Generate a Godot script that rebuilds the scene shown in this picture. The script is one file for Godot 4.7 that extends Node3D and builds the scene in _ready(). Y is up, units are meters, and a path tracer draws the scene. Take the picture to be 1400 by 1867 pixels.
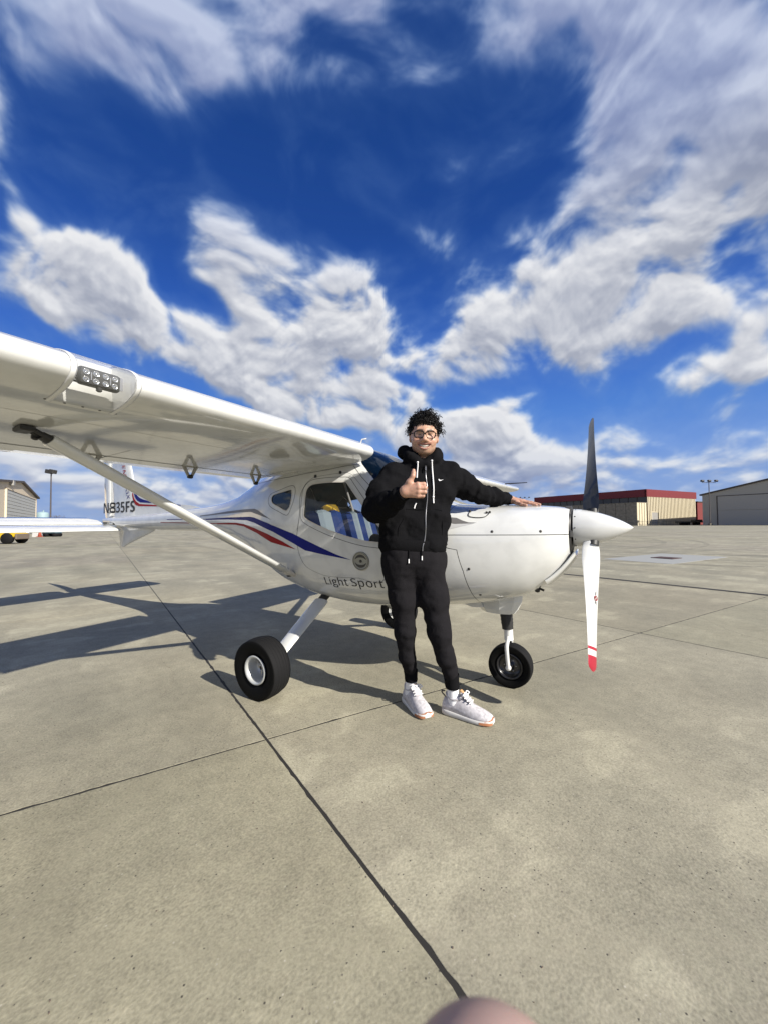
extends Node3D
# An apron at an airfield: a parked light airplane, a man leaning on its nose, hangars behind.

const PLANE_AT := Vector3(-0.30, 0.0, -3.417)
const PLANE_TURN := deg_to_rad(-30.5)
const SUN := Vector3(0.666, 0.515, 0.539)

var M := {}
var rng := RandomNumberGenerator.new()

func _ready() -> void:
	rng.seed = 4711
	# ---- camera
	var cam := Camera3D.new()
	cam.name = "camera"
	add_child(cam)
	cam.position = Vector3(0, 1.15, 0)
	cam.rotation = Vector3(0.03066, 0, -0.0095)
	cam.rotation_order = EULER_ORDER_YXZ
	cam.fov = 106.2
	cam.near = 0.02
	cam.far = 3000.0
	cam.current = true
	var optics := CameraAttributesPhysical.new()   # the small lens of a phone: only what almost touches it is blurred
	optics.frustum_focal_length = 9.01
	optics.frustum_focus_distance = 2.6
	optics.frustum_near = 0.02
	optics.frustum_far = 3000.0
	optics.exposure_aperture = 8.0
	cam.attributes = optics
	# ---- sky, exposure
	var env := Environment.new()
	env.background_mode = Environment.BG_SKY
	var sky := Sky.new()
	var pano := PanoramaSkyMaterial.new()
	pano.panorama = sky_picture()
	pano.energy_multiplier = 0.667
	sky.sky_material = pano
	env.sky = sky
	env.ambient_light_source = Environment.AMBIENT_SOURCE_SKY
	env.tonemap_mode = Environment.TONE_MAPPER_LINEAR
	env.tonemap_exposure = 1.5
	env.sdfgi_enabled = true
	env.ssao_enabled = true
	env.ssil_enabled = true
	var world := WorldEnvironment.new()
	world.name = "world_environment"
	world.environment = env
	add_child(world)
	# ---- sun
	var sun := DirectionalLight3D.new()
	sun.name = "sun"
	add_child(sun)
	sun.look_at_from_position(SUN * 50.0, Vector3.ZERO, Vector3.UP)
	sun.light_energy = 1.6
	sun.light_color = Color(1.0, 0.975, 0.93)
	sun.light_angular_distance = 0.5
	sun.shadow_enabled = true
	# ---- the place
	make_materials()
	build_ground()
	build_airplane()
	build_person()
	build_background()
	build_small_things()

# ------------------------------------------------------------------ helpers
class Mb:
	# triangles that become one mesh; each triangle is turned so that its front follows its normals
	var v := PackedVector3Array()
	var n := PackedVector3Array()
	var c := PackedColorArray()
	var uv := PackedVector2Array()
	var uv2 := PackedVector2Array()
	var g := PackedInt32Array()
	var smooth := true
	var group := 0
	var col := Color(1, 1, 1)
	var colored := false

	func tri(a: Vector3, b: Vector3, d: Vector3) -> void:
		v.append(a); v.append(b); v.append(d)
		g.append(group if smooth else -1)
		if colored:
			c.append(col); c.append(col); c.append(col)

	func quad(a: Vector3, b: Vector3, d: Vector3, e: Vector3) -> void:
		tri(a, b, d)
		tri(a, d, e)

	func tri_n(a: Vector3, b: Vector3, d: Vector3, na: Vector3, nb: Vector3, nd: Vector3) -> void:
		if (b - a).cross(d - a).dot(na + nb + nd) > 0.0:
			v.append(a); v.append(d); v.append(b)
			n.append(na); n.append(nd); n.append(nb)
		else:
			v.append(a); v.append(b); v.append(d)
			n.append(na); n.append(nb); n.append(nd)

	# rows of points of equal length; wrap joins the last point of a row with its first
	func loft(rows: Array, wrap := true, cap0 := false, cap1 := false) -> void:
		var k: int = rows[0].size()
		for i in rows.size() - 1:
			var p: PackedVector3Array = rows[i]
			var q: PackedVector3Array = rows[i + 1]
			for j in (k if wrap else k - 1):
				var j2 := (j + 1) % k
				quad(p[j], p[j2], q[j2], q[j])
		if cap0:
			fan(rows[0], false)
		if cap1:
			fan(rows[rows.size() - 1], true)

	func fan(ring: PackedVector3Array, turn: bool) -> void:
		var was := group
		group += 1
		var m := Vector3.ZERO
		for p in ring:
			m += p
		m /= ring.size()
		for j in ring.size():
			var a := ring[j]
			var b := ring[(j + 1) % ring.size()]
			if turn:
				tri(a, b, m)
			else:
				tri(b, a, m)
		group = was

	func box(at: Vector3, size: Vector3, basis := Basis.IDENTITY, bevel := 0.0) -> void:
		var was := smooth
		smooth = false
		var h := size * 0.5
		if bevel <= 0.0:
			var p := []
			for i in 8:
				p.append(at + basis * Vector3(h.x if i & 1 else -h.x, h.y if i & 2 else -h.y, h.z if i & 4 else -h.z))
			for f in [[0, 2, 3, 1], [4, 5, 7, 6], [0, 1, 5, 4], [2, 6, 7, 3], [0, 4, 6, 2], [1, 3, 7, 5]]:
				quad(p[f[0]], p[f[1]], p[f[2]], p[f[3]])
		else:
			# octagonal-edged box: three rings along y
			var b := minf(bevel, minf(h.x, minf(h.y, h.z)) * 0.9)
			var rows := []
			for r in [[-h.y, b], [-h.y + b, 0.0], [h.y - b, 0.0], [h.y, b]]:
				var y: float = r[0]
				var s: float = r[1]
				var x := h.x - s
				var z := h.z - s
				var k := b
				rows.append(PackedVector3Array([at + basis * Vector3(-x + k, y, -z), at + basis * Vector3(x - k, y, -z), at + basis * Vector3(x, y, -z + k), at + basis * Vector3(x, y, z - k), at + basis * Vector3(x - k, y, z), at + basis * Vector3(-x + k, y, z), at + basis * Vector3(-x, y, z - k), at + basis * Vector3(-x, y, -z + k)]))
			loft(rows, true, true, true)
		smooth = was

	# a tube along points; radii a number or an array; squash flattens across the given side
	func tube(path: PackedVector3Array, radii, sides := 10, caps := true, flat := 1.0, side := Vector3.ZERO) -> void:
		var rows := []
		var last := Vector3.ZERO
		for i in path.size():
			var d := (path[mini(i + 1, path.size() - 1)] - path[maxi(i - 1, 0)]).normalized()
			var s := side
			if s == Vector3.ZERO:
				s = last if last != Vector3.ZERO else (Vector3.UP if absf(d.y) < 0.9 else Vector3.RIGHT)
			var e := (s - d * s.dot(d)).normalized()
			last = e
			var f := d.cross(e)
			var r: float = radii if radii is float else radii[i]
			var ring := PackedVector3Array()
			for j in sides:
				var t := TAU * j / sides
				ring.append(path[i] + e * (cos(t) * r) + f * (sin(t) * r * flat))
			rows.append(ring)
		loft(rows, true, caps, caps)

	# profile of (radius, along) turned round an axis
	func lathe(profile: PackedVector2Array, at: Vector3, axis: Vector3, sides := 32, cap := false) -> void:
		var e := axis.cross(Vector3.UP if absf(axis.y) < 0.9 else Vector3.RIGHT).normalized()
		var f := axis.cross(e)
		var rows := []
		for p in profile:
			var ring := PackedVector3Array()
			for j in sides:
				var t := TAU * j / sides
				ring.append(at + axis * p.y + (e * cos(t) + f * sin(t)) * p.x)
			rows.append(ring)
		loft(rows, true, cap, cap)

	func ball(at: Vector3, r: Vector3, rows_n := 8, cols := 12, basis := Basis.IDENTITY) -> void:
		var rows := []
		for i in rows_n + 1:
			var a := PI * i / rows_n
			var ring := PackedVector3Array()
			for j in cols:
				var t := TAU * j / cols
				ring.append(at + basis * (Vector3(sin(a) * cos(t), cos(a), sin(a) * sin(t)) * r))
			rows.append(ring)
		loft(rows)

	# a flat outline in the plane of the axes ex, ey pushed along ez by depth
	func prism(outline: PackedVector2Array, at: Vector3, ex: Vector3, ey: Vector3, depth: Vector3) -> void:
		var was := smooth
		smooth = false
		var idx := Geometry2D.triangulate_polygon(outline)
		var f := PackedVector3Array()
		var b := PackedVector3Array()
		for p in outline:
			f.append(at + ex * p.x + ey * p.y)
			b.append(at + ex * p.x + ey * p.y + depth)
		for i in range(0, idx.size(), 3):
			tri(f[idx[i]], f[idx[i + 1]], f[idx[i + 2]])
			tri(b[idx[i]], b[idx[i + 2]], b[idx[i + 1]])
		var turn := Geometry2D.is_polygon_clockwise(outline)
		for i in f.size():
			var j := (i + 1) % f.size()
			if turn:
				quad(f[i], b[i], b[j], f[j])
			else:
				quad(f[i], f[j], b[j], b[i])
		smooth = was

	func volume() -> float:
		var s := 0.0
		var m := v[0] if v.size() else Vector3.ZERO
		for i in range(0, v.size(), 3):
			s += (v[i] - m).dot((v[i + 1] - m).cross(v[i + 2] - m))
		return s

	func mesh(orient := true) -> ArrayMesh:
		var out := ArrayMesh.new()
		if v.is_empty():
			return out
		if not n.is_empty():
			var a := []
			a.resize(Mesh.ARRAY_MAX)
			a[Mesh.ARRAY_VERTEX] = v
			a[Mesh.ARRAY_NORMAL] = n
			if uv.size() == v.size():
				a[Mesh.ARRAY_TEX_UV] = uv
			if uv2.size() == v.size():
				a[Mesh.ARRAY_TEX_UV2] = uv2
			if c.size() == v.size():
				a[Mesh.ARRAY_COLOR] = c
			out.add_surface_from_arrays(Mesh.PRIMITIVE_TRIANGLES, a)
			return out
		var flip := orient and volume() > 0.0   # clockwise fronts: the signed volume of a closed mesh is negative
		var st := SurfaceTool.new()
		st.begin(Mesh.PRIMITIVE_TRIANGLES)
		for i in range(0, v.size(), 3):
			var s := g[i / 3]
			for k in 3:
				var j: int = i + ([0, 2, 1][k] if flip else k)
				st.set_smooth_group(s)
				if c.size() == v.size():
					st.set_color(c[j])
				if uv.size() == v.size():
					st.set_uv(uv[j])
				if uv2.size() == v.size():
					st.set_uv2(uv2[j])
				st.add_vertex(v[j])
		st.generate_normals()
		st.index()
		return st.commit()


func put(called: String, mb, mat: Material, parent: Node = null, orient := true) -> MeshInstance3D:
	var o := MeshInstance3D.new()
	o.name = called
	o.mesh = mb.mesh(orient) if mb is Mb else mb
	o.material_override = mat
	(parent if parent else self).add_child(o, true)
	return o


var taken := {}
func numbered(called: String) -> String:
	if not taken.has(called):
		taken[called] = 0
		return called
	taken[called] += 1
	return "%s_%03d" % [called, taken[called]]


func tag(o: Node, label: String, category: String, group := "") -> Node:
	o.set_meta("label", label)
	o.set_meta("category", category)
	if group:
		o.set_meta("group", group)
	return o


func thing(called: String, label: String, category: String, at := Vector3.ZERO, turn := 0.0, group := "") -> Node3D:
	var o := Node3D.new()
	o.name = numbered(called)
	add_child(o)
	o.position = at
	o.rotation.y = turn
	tag(o, label, category, group)
	return o


func structure(o: Node) -> Node:
	o.set_meta("kind", "structure")
	return o


func srgb(r: float, g: float, b: float) -> Color:
	return Color(r / 255.0, g / 255.0, b / 255.0)


func lin(r: float, g: float, b: float) -> Color:   # a real-world base colour
	return Color(r, g, b).linear_to_srgb()


func mat(name_: String, color: Color, rough := 0.6, metal := 0.0, coat := 0.0) -> StandardMaterial3D:
	var m := StandardMaterial3D.new()
	m.resource_name = name_
	m.albedo_color = color
	m.roughness = rough
	m.metallic = metal
	if coat > 0.0:
		m.clearcoat_enabled = true
		m.clearcoat = coat
		m.clearcoat_roughness = 0.06
	M[name_] = m
	return m


func noise(kind: int, freq: float, octaves: int, seed_: int) -> FastNoiseLite:
	var f := FastNoiseLite.new()
	f.noise_type = kind
	f.frequency = freq
	f.fractal_octaves = octaves
	f.fractal_type = FastNoiseLite.FRACTAL_FBM
	f.seed = seed_
	return f


func v2(a: Array) -> PackedVector2Array:
	var out := PackedVector2Array()
	for i in range(0, a.size(), 2):
		out.append(Vector2(a[i], a[i + 1]))
	return out


# smooth curve through points
func curve3(pts: Array, per := 6) -> PackedVector3Array:
	var out := PackedVector3Array()
	for i in pts.size() - 1:
		var a: Vector3 = pts[maxi(i - 1, 0)]
		var b: Vector3 = pts[i]
		var c: Vector3 = pts[i + 1]
		var d: Vector3 = pts[mini(i + 2, pts.size() - 1)]
		for k in per:
			out.append(b.cubic_interpolate(c, a, d, float(k) / per))
	out.append(pts[pts.size() - 1])
	return out


# smooth closed or open outline in 2d
func smooth2(pts: PackedVector2Array, per := 4, closed := true) -> PackedVector2Array:
	var out := PackedVector2Array()
	var k := pts.size()
	for i in (k if closed else k - 1):
		var a := pts[(i - 1 + k) % k] if closed else pts[maxi(i - 1, 0)]
		var b := pts[i]
		var c := pts[(i + 1) % k]
		var d := pts[(i + 2) % k] if closed else pts[mini(i + 2, k - 1)]
		for j in per:
			out.append(b.cubic_interpolate(c, a, d, float(j) / per))
	if not closed:
		out.append(pts[k - 1])
	return out


# a strip of given width along a 2d line
func strip2(line: PackedVector2Array, width: float) -> PackedVector2Array:
	var l := PackedVector2Array()
	var r := PackedVector2Array()
	for i in line.size():
		var d := (line[mini(i + 1, line.size() - 1)] - line[maxi(i - 1, 0)]).normalized()
		var s := Vector2(-d.y, d.x) * width * 0.5
		l.append(line[i] + s)
		r.append(line[i] - s)
	r.reverse()
	l.append_array(r)
	return l

# ------------------------------------------------------------------ sky: air and clouds only
# heaps of cloud: direction, two axes of reach, strength
const HEAPS := [
	[-0.414,0.728,-0.546,4.285,1.254,-1.579,-1.652,-10.604,-12.903,1.000],
	[-0.323,0.744,-0.585,9.306,2.453,-2.010,-0.093,-9.403,-11.903,0.550],
	[-0.536,0.626,-0.566,9.384,2.910,-5.677,-3.902,-17.080,-15.205,0.750],
	[-0.046,0.801,-0.596,5.893,0.195,-0.189,-0.112,-11.306,-15.184,0.500],
	[0.210,0.777,-0.594,19.102,-3.328,2.393,-0.101,-10.192,-13.373,0.400],
	[0.137,0.765,-0.629,15.479,-1.720,1.285,-0.106,-10.803,-13.178,0.280],
	[0.408,0.728,-0.551,8.015,-2.886,2.114,-0.086,-8.715,-11.569,0.850],
	[0.394,0.686,-0.612,9.230,-3.003,2.581,-0.104,-10.636,-11.998,0.800],
	[0.536,0.622,-0.571,8.415,-3.987,3.557,-0.097,-9.865,-10.827,0.800],
	[0.321,0.768,-0.555,12.407,-3.450,2.394,-0.157,-15.898,-22.089,0.500],
	[0.515,0.672,-0.532,30.007,-7.244,19.863,13.060,-35.982,-32.853,-0.450],
	[0.434,0.641,-0.633,33.890,-11.818,11.277,-0.504,-51.499,-52.455,-0.350],
	[0.476,0.586,-0.656,10.351,-3.806,4.114,-0.093,-9.580,-8.629,0.750],
	[0.383,0.583,-0.717,8.767,1.496,5.893,7.853,-14.879,-7.906,0.420],
	[0.466,0.514,-0.720,6.595,-2.075,2.788,-0.082,-8.402,-6.059,0.750],
	[0.353,0.530,-0.771,8.796,0.774,4.556,4.118,-11.479,-6.001,0.420],
	[0.282,0.475,-0.834,7.678,-3.402,0.664,-4.654,-12.164,-8.505,0.420],
	[0.357,0.405,-0.842,5.946,-0.234,2.408,1.675,-12.643,-5.364,0.800],
	[0.469,0.409,-0.783,8.051,-0.554,4.530,2.020,-11.977,-5.053,0.800],
	[0.600,0.542,-0.588,19.823,-10.240,10.792,-0.179,-18.278,-17.014,0.550],
	[0.574,0.512,-0.639,18.353,-8.210,9.907,-0.238,-24.418,-19.795,-0.220],
	[0.087,0.590,-0.803,15.610,-0.909,1.029,-0.164,-16.862,-12.410,0.360],
	[0.550,0.454,-0.701,16.831,-6.180,9.197,-0.203,-20.939,-13.699,0.750],
	[0.626,0.398,-0.670,13.417,-5.660,9.180,-0.111,-11.498,-6.927,0.850],
	[0.682,0.289,-0.672,17.793,-6.832,15.119,-0.106,-11.030,-4.859,0.750],
	[0.610,0.268,-0.746,12.205,-3.343,8.777,-0.230,-23.966,-8.808,0.850],
	[-0.604,0.457,-0.653,8.620,-4.329,-11.012,-10.266,-16.042,-1.730,0.900],
	[-0.535,0.428,-0.728,6.184,-2.289,-5.890,-7.242,-13.245,-2.456,0.950],
	[-0.442,0.427,-0.789,5.978,-2.936,-4.940,-7.534,-11.746,-2.137,0.850],
	[-0.455,0.517,-0.725,16.790,4.841,-7.085,-0.175,-18.053,-12.749,0.550],
	[-0.308,0.614,-0.727,28.237,-1.667,-13.376,-6.721,-17.573,-11.997,0.420],
	[-0.302,0.567,-0.766,10.032,-5.488,-8.016,-13.709,-15.840,-6.314,0.700],
	[-0.191,0.508,-0.840,5.235,-2.226,-2.534,-7.854,-12.142,-5.559,0.950],
	[-0.021,0.477,-0.878,7.710,-2.443,-1.514,-4.700,-11.145,-5.945,0.900],
	[0.089,0.412,-0.907,9.378,-1.815,0.095,-3.030,-16.051,-7.589,0.600],
	[-0.265,0.386,-0.884,6.190,-0.610,-2.121,-3.029,-13.465,-4.965,1.000],
	[-0.146,0.312,-0.939,4.327,-0.853,-0.957,-3.810,-14.561,-4.251,0.950],
	[0.058,0.262,-0.963,5.823,-1.505,-0.062,-4.257,-16.273,-4.689,0.950],
	[0.246,0.208,-0.947,7.366,-3.921,1.054,-7.818,-16.195,-5.596,0.950],
	[0.401,0.170,-0.900,13.305,-1.231,5.702,-0.244,-25.541,-4.943,0.600],
	[-0.530,0.525,-0.666,16.663,6.310,-8.289,-0.239,-24.631,-19.231,0.120],
	[-0.472,0.319,-0.822,11.632,-0.283,-6.784,-7.677,-40.909,-11.453,0.200],
	[-0.432,0.611,-0.663,3.688,1.173,-1.320,-0.117,-11.941,-10.936,-0.250],
	[0.131,0.692,-0.710,5.762,-0.563,0.519,-0.059,-6.003,-5.860,-0.140],
	[-0.086,0.614,-0.785,6.385,-1.221,-1.655,-5.385,-14.056,-10.399,-0.300],
	[-0.558,0.291,-0.777,4.375,-0.285,-3.247,-4.814,-21.504,-4.596,-0.120],
	[0.557,0.208,-0.804,6.725,-1.218,4.338,-0.204,-21.276,-5.656,-0.100],
	[0.105,0.494,-0.863,20.048,-1.195,1.747,-0.122,-12.621,-7.230,-0.200],
	[-0.338,0.497,-0.799,18.010,9.697,-1.594,4.517,-9.692,-7.933,-0.500],
	[-0.064,0.600,-0.798,8.779,-3.135,-3.065,-9.470,-15.718,-11.051,-0.300]
]


func sky_picture() -> ImageTexture:
	const W := 4096
	const H := 2048
	var warp := noise(FastNoiseLite.TYPE_SIMPLEX_SMOOTH, 1.7, 3, 11)
	var puff := noise(FastNoiseLite.TYPE_SIMPLEX_SMOOTH, 2.6, 6, 5)
	puff.fractal_gain = 0.47
	var bulge := noise(FastNoiseLite.TYPE_SIMPLEX_SMOOTH, 3.6, 4, 8)
	bulge.fractal_type = FastNoiseLite.FRACTAL_RIDGED
	bulge.fractal_gain = 0.55
	var big := noise(FastNoiseLite.TYPE_SIMPLEX_SMOOTH, 1.1, 3, 23)
	# the whole sky, coarse; then the part over the buildings again, fine
	var coarse := sky_part(W / 4, H / 4, 0, 0, W / 4, H / 8, warp, puff, bulge, big)
	var out := Image.create(W / 4, H / 4, false, Image.FORMAT_RGB8)
	out.fill(srgb(120, 115, 105))
	out.blit_rect(coarse, Rect2i(0, 0, W / 4, H / 8), Vector2i.ZERO)
	out.resize(W, H, Image.INTERPOLATE_CUBIC)
	var x0 := -640
	var y0 := H / 2 - 700
	var fine := sky_part(W, H, x0, y0, 1280, 700, warp, puff, bulge, big)
	out.blit_rect(fine, Rect2i(0, 0, 640, 700), Vector2i(W - 640, y0))
	out.blit_rect(fine, Rect2i(640, 0, 640, 700), Vector2i(0, y0))
	return ImageTexture.create_from_image(out)


func heap_mask(w: int, h: int, W: int, H: int, x0: int, y0: int, step: int) -> PackedFloat32Array:
	var out := PackedFloat32Array()
	out.resize(w * h)
	var hd := PackedVector3Array()
	var hu := PackedVector3Array()
	var hv := PackedVector3Array()
	var hs := PackedFloat32Array()
	for e in HEAPS:
		hd.append(Vector3(e[0], e[1], e[2]))
		hu.append(Vector3(e[3], e[4], e[5]))
		hv.append(Vector3(e[6], e[7], e[8]))
		hs.append(e[9])
	for j in h:
		var el := PI * 0.5 - PI * (y0 + j * step + 0.5 * step) / H
		for i in w:
			var az := TAU * (x0 + i * step + 0.5 * step) / W
			var d := Vector3(sin(az) * cos(el), sin(el), -cos(az) * cos(el))
			var m := 0.0
			for k in hd.size():
				var dd := d.dot(hd[k])
				if dd < 0.6:
					continue
				var q := d / dd - hd[k]
				var a := q.dot(hu[k])
				var b := q.dot(hv[k])
				var r := a * a + b * b
				if r < 5.0:
					m += hs[k] * exp(-r * r * 0.20 - r * 0.36)
			out[j * w + i] = minf(m, 1.05)
	return out


func sky_part(W: int, H: int, x0: int, y0: int, w: int, h: int, warp: FastNoiseLite, puff: FastNoiseLite, bulge: FastNoiseLite, big: FastNoiseLite) -> Image:
	var step := 4
	var mw := w / step + 1
	var mh := h / step + 1
	var mask := heap_mask(mw, mh, W, H, x0, y0, step)
	var D := PackedFloat32Array()
	D.resize(w * h)
	var fine := W > 2000
	for j in h:
		var el := PI * 0.5 - PI * (y0 + j + 0.5) / H
		var ce := cos(el)
		var se := sin(el)
		var lift := 0.85 + 0.42 / (maxf(se, 0.0) + 0.30)
		var my := 0.0
		var iy := 0
		var fy := 0.0
		var low := smoothstep(0.29, 0.12, se)
		var flat := 1.0 + 0.7 * low
		for i in w:
			var az := TAU * (x0 + i + 0.5) / W
			var dx := sin(az) * ce
			var dz := -cos(az) * ce
			var p := Vector3(dx, se * flat, dz) * lift + Vector3(0, el * el * 0.42, 0)
			var q := warp.get_noise_3dv(p)
			var q2 := warp.get_noise_3dv(p + Vector3(31.7, 5.1, -12.4))
			p += Vector3(q, q2, -q) * 0.10
			var f := puff.get_noise_3dv(p * 1.6)
			var b := bulge.get_noise_3dv(p * 1.5)
			var mx := clampf((i + q * 80.0 * W / 4096.0) / step, 0.0, mw - 1.001)
			var ix := int(mx)
			var fx := mx - ix
			my = clampf((j + (q2 * 60.0) * W / 4096.0) / step, 0.0, mh - 1.001)
			iy = int(my)
			fy = my - iy
			var o := iy * mw + ix
			var m := lerpf(lerpf(mask[o], mask[o + 1], fx), lerpf(mask[o + mw], mask[o + mw + 1], fx), fy)
			# outside the heaps listed above the same kind of weather goes on
			var away := smoothstep(0.66, 0.5, -dz) if ce > 0.2 else 1.0
			if away > 0.0:
				m += away * smoothstep(-0.35, 0.30, big.get_noise_3dv(p * 1.1)) * 1.0
			m += low * (0.50 + 0.75 * big.get_noise_3dv(Vector3(dx, se * 3.0, dz) * 1.9))
			D[j * w + i] = m + f * (0.95 - 0.25 * low) - b * (0.21 - 0.03 * low) + 0.06
	# shade: where more cloud lies above and towards the sun it is greyer
	var up := 9 if fine else 2
	var img := Image.create(w, h, false, Image.FORMAT_RGB8)
	for j in h:
		var el := (PI * 0.5 - PI * (y0 + j + 0.5) / H)
		var deg := rad_to_deg(el)
		var air := sky_air(deg)
		var high := smoothstep(30.0, 44.0, deg)
		var low := smoothstep(14.0, 4.0, deg)
		var lit := srgb(236, 237, 240).lerp(srgb(196, 206, 230), high).lerp(srgb(216, 222, 232), low * 0.6)
		var dark := srgb(150, 157, 176).lerp(srgb(132, 146, 186), high).lerp(srgb(134, 148, 184), low)
		var edge := lerpf(0.66, 0.98, high)
		for i in w:
			var d := D[j * w + i]
			var a := smoothstep(0.27, 0.27 + edge, d)
			a = a + (1.0 - a) * 0.10 * smoothstep(-0.35, 0.45, d)
			var c := air
			if a > 0.0:
				var u := D[maxi(j - up, 0) * w + mini(i + up / 3, w - 1)]
				var u2 := D[maxi(j - up * 4, 0) * w + mini(i + up, w - 1)]
				var s := 0.62 + clampf(d - u, -0.25, 0.30) * 1.0 + clampf(d - u2, -0.5, 0.5) * 0.40 - clampf(d - 0.75, -0.3, 0.6) * 0.38
				s = clampf(s, 0.0, 1.0)
				c = air.lerp(dark.lerp(lit, s), a)
			img.set_pixel(i, j, c)
	return img


func sky_air(deg: float) -> Color:
	var keys := [[-1.0, srgb(150, 172, 212)], [4.0, srgb(136, 166, 218)], [9.0, srgb(112, 152, 220)], [15.0, srgb(82, 132, 212)], [22.0, srgb(60, 108, 198)], [30.0, srgb(44, 88, 172)], [38.0, srgb(34, 74, 150)], [48.0, srgb(28, 66, 136)], [60.0, srgb(25, 60, 126)], [91.0, srgb(24, 56, 120)]]
	for k in keys.size() - 1:
		if deg <= keys[k + 1][0]:
			return keys[k][1].lerp(keys[k + 1][1], clampf((deg - keys[k][0]) / (keys[k + 1][0] - keys[k][0]), 0, 1))
	return keys[keys.size() - 1][1]

# ------------------------------------------------------------------ materials
func make_materials() -> void:
	var white := mat("white paint", lin(0.68, 0.69, 0.685), 0.12, 0.0, 0.9)
	var dust := noise(FastNoiseLite.TYPE_SIMPLEX_SMOOTH, 0.012, 5, 77)
	var im := dust.get_seamless_image(512, 512)
	im.convert(Image.FORMAT_RGB8)
	for y in 512:
		for x in 512:
			var g := im.get_pixel(x, y).r
			var k := 0.955 + 0.045 * smoothstep(0.2, 0.62, g)
			im.set_pixel(x, y, Color(k, k * 0.997, k * 0.985))
	white.albedo_texture = ImageTexture.create_from_image(im)
	white.uv1_triplanar = true
	white.uv1_scale = Vector3.ONE * 0.9
	mat("white metal", lin(0.72, 0.72, 0.70), 0.35, 0.0, 0.4)
	mat("inside", lin(0.11, 0.125, 0.125), 0.8)
	mat("trim", lin(0.60, 0.58, 0.54), 0.5)
	mat("black", lin(0.018, 0.018, 0.018), 0.5)
	mat("black gloss", lin(0.012, 0.012, 0.014), 0.3, 0.0, 0.5)
	mat("line", lin(0.05, 0.05, 0.048), 0.7)
	mat("blue stripe", lin(0.010, 0.014, 0.17), 0.4).metallic_specular = 0.22
	mat("red stripe", lin(0.30, 0.012, 0.014), 0.4).metallic_specular = 0.22
	mat("red tip", lin(0.34, 0.012, 0.03), 0.35, 0.0, 0.2)
	mat("grey stripe", lin(0.14, 0.135, 0.135), 0.4)
	mat("pale grey stripe", lin(0.50, 0.50, 0.50), 0.3, 0.0, 0.6)
	mat("rubber", lin(0.011, 0.011, 0.0118), 0.75).metallic_specular = 0.25
	mat("rubber side", lin(0.0045, 0.0045, 0.0045), 0.65).metallic_specular = 0.22
	mat("alloy", lin(0.62, 0.62, 0.60), 0.35, 0.75)
	mat("rim paint", lin(0.55, 0.56, 0.55), 0.35, 0.3, 0.3)
	mat("dark metal", lin(0.05, 0.048, 0.045), 0.5, 0.4)
	mat("steel", lin(0.5, 0.5, 0.5), 0.3, 0.9)
	mat("bracket", lin(0.34, 0.33, 0.30), 0.5)
	mat("badge", lin(0.34, 0.33, 0.27), 0.5)
	mat("badge dark", lin(0.07, 0.065, 0.055), 0.6)
	mat("seat blue", lin(0.035, 0.085, 0.34), 0.85)
	mat("seat pale", lin(0.55, 0.68, 0.74), 0.85)
	mat("yellow bag", lin(0.62, 0.40, 0.02), 0.6)
	var glass := mat("window glass", Color(0.10, 0.17, 0.19, 0.16), 0.03)
	glass.transparency = BaseMaterial3D.TRANSPARENCY_ALPHA
	var shade := mat("windshield glass", Color(0.012, 0.055, 0.09, 0.72), 0.03)
	shade.transparency = BaseMaterial3D.TRANSPARENCY_ALPHA
	var cover := mat("lens cover", Color(0.75, 0.76, 0.76, 0.12), 0.04)
	cover.transparency = BaseMaterial3D.TRANSPARENCY_ALPHA
	mat("led lens", lin(0.75, 0.76, 0.78), 0.12, 0.85)
	# ---- concrete: sand and grit
	const S := 1024
	var c := Image.create(S, S, false, Image.FORMAT_RGB8)
	var hgt := Image.create(S, S, false, Image.FORMAT_RGB8)
	var fine := noise(FastNoiseLite.TYPE_SIMPLEX_SMOOTH, 0.22, 3, 3).get_seamless_image(S, S)
	var mid := noise(FastNoiseLite.TYPE_SIMPLEX_SMOOTH, 0.02, 5, 4).get_seamless_image(S, S)
	var grit := noise(FastNoiseLite.TYPE_SIMPLEX_SMOOTH, 0.10, 2, 9).get_seamless_image(S, S)
	var r := RandomNumberGenerator.new()
	r.seed = 5
	for y in S:
		for x in S:
			var f := fine.get_pixel(x, y).r - 0.5
			var m := mid.get_pixel(x, y).r - 0.5
			var t := grit.get_pixel(x, y).r - 0.5
			var k := 1.0 + f * 0.66 + m * 0.24 + t * 0.30 + (r.randf() - 0.5) * 0.16
			var l := Color(0.366 * k, 0.338 * k, 0.247 * k)
			c.set_pixel(x, y, l.linear_to_srgb())
			var e := clampf(0.5 + f * 0.8 + t * 0.15, 0, 1)
			hgt.set_pixel(x, y, Color(e, e, e))
	for i in 1500:   # dark and pale grains, small pits
		var x := r.randi() % S
		var y := r.randi() % S
		var d := r.randf()
		var q := lin(0.06, 0.055, 0.045) if d < 0.5 else (lin(0.17, 0.15, 0.12) if d < 0.75 else lin(0.52, 0.48, 0.40))
		for k in r.randi_range(1, 4):
			c.set_pixel((x + k % 2) % S, (y + k / 2) % S, q)
	var conc := mat("concrete", Color.WHITE, 0.88)
	conc.albedo_texture = ImageTexture.create_from_image(c)
	hgt.bump_map_to_normal_map(1.0)
	conc.normal_enabled = true
	conc.normal_texture = ImageTexture.create_from_image(hgt)
	conc.normal_scale = 0.45
	conc.vertex_color_use_as_albedo = true
	# large stains, streaks and washed patches
	var big := Image.create(S, S, false, Image.FORMAT_RGB8)
	var a1 := noise(FastNoiseLite.TYPE_SIMPLEX_SMOOTH, 0.007, 5, 31).get_seamless_image(S, S)
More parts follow.
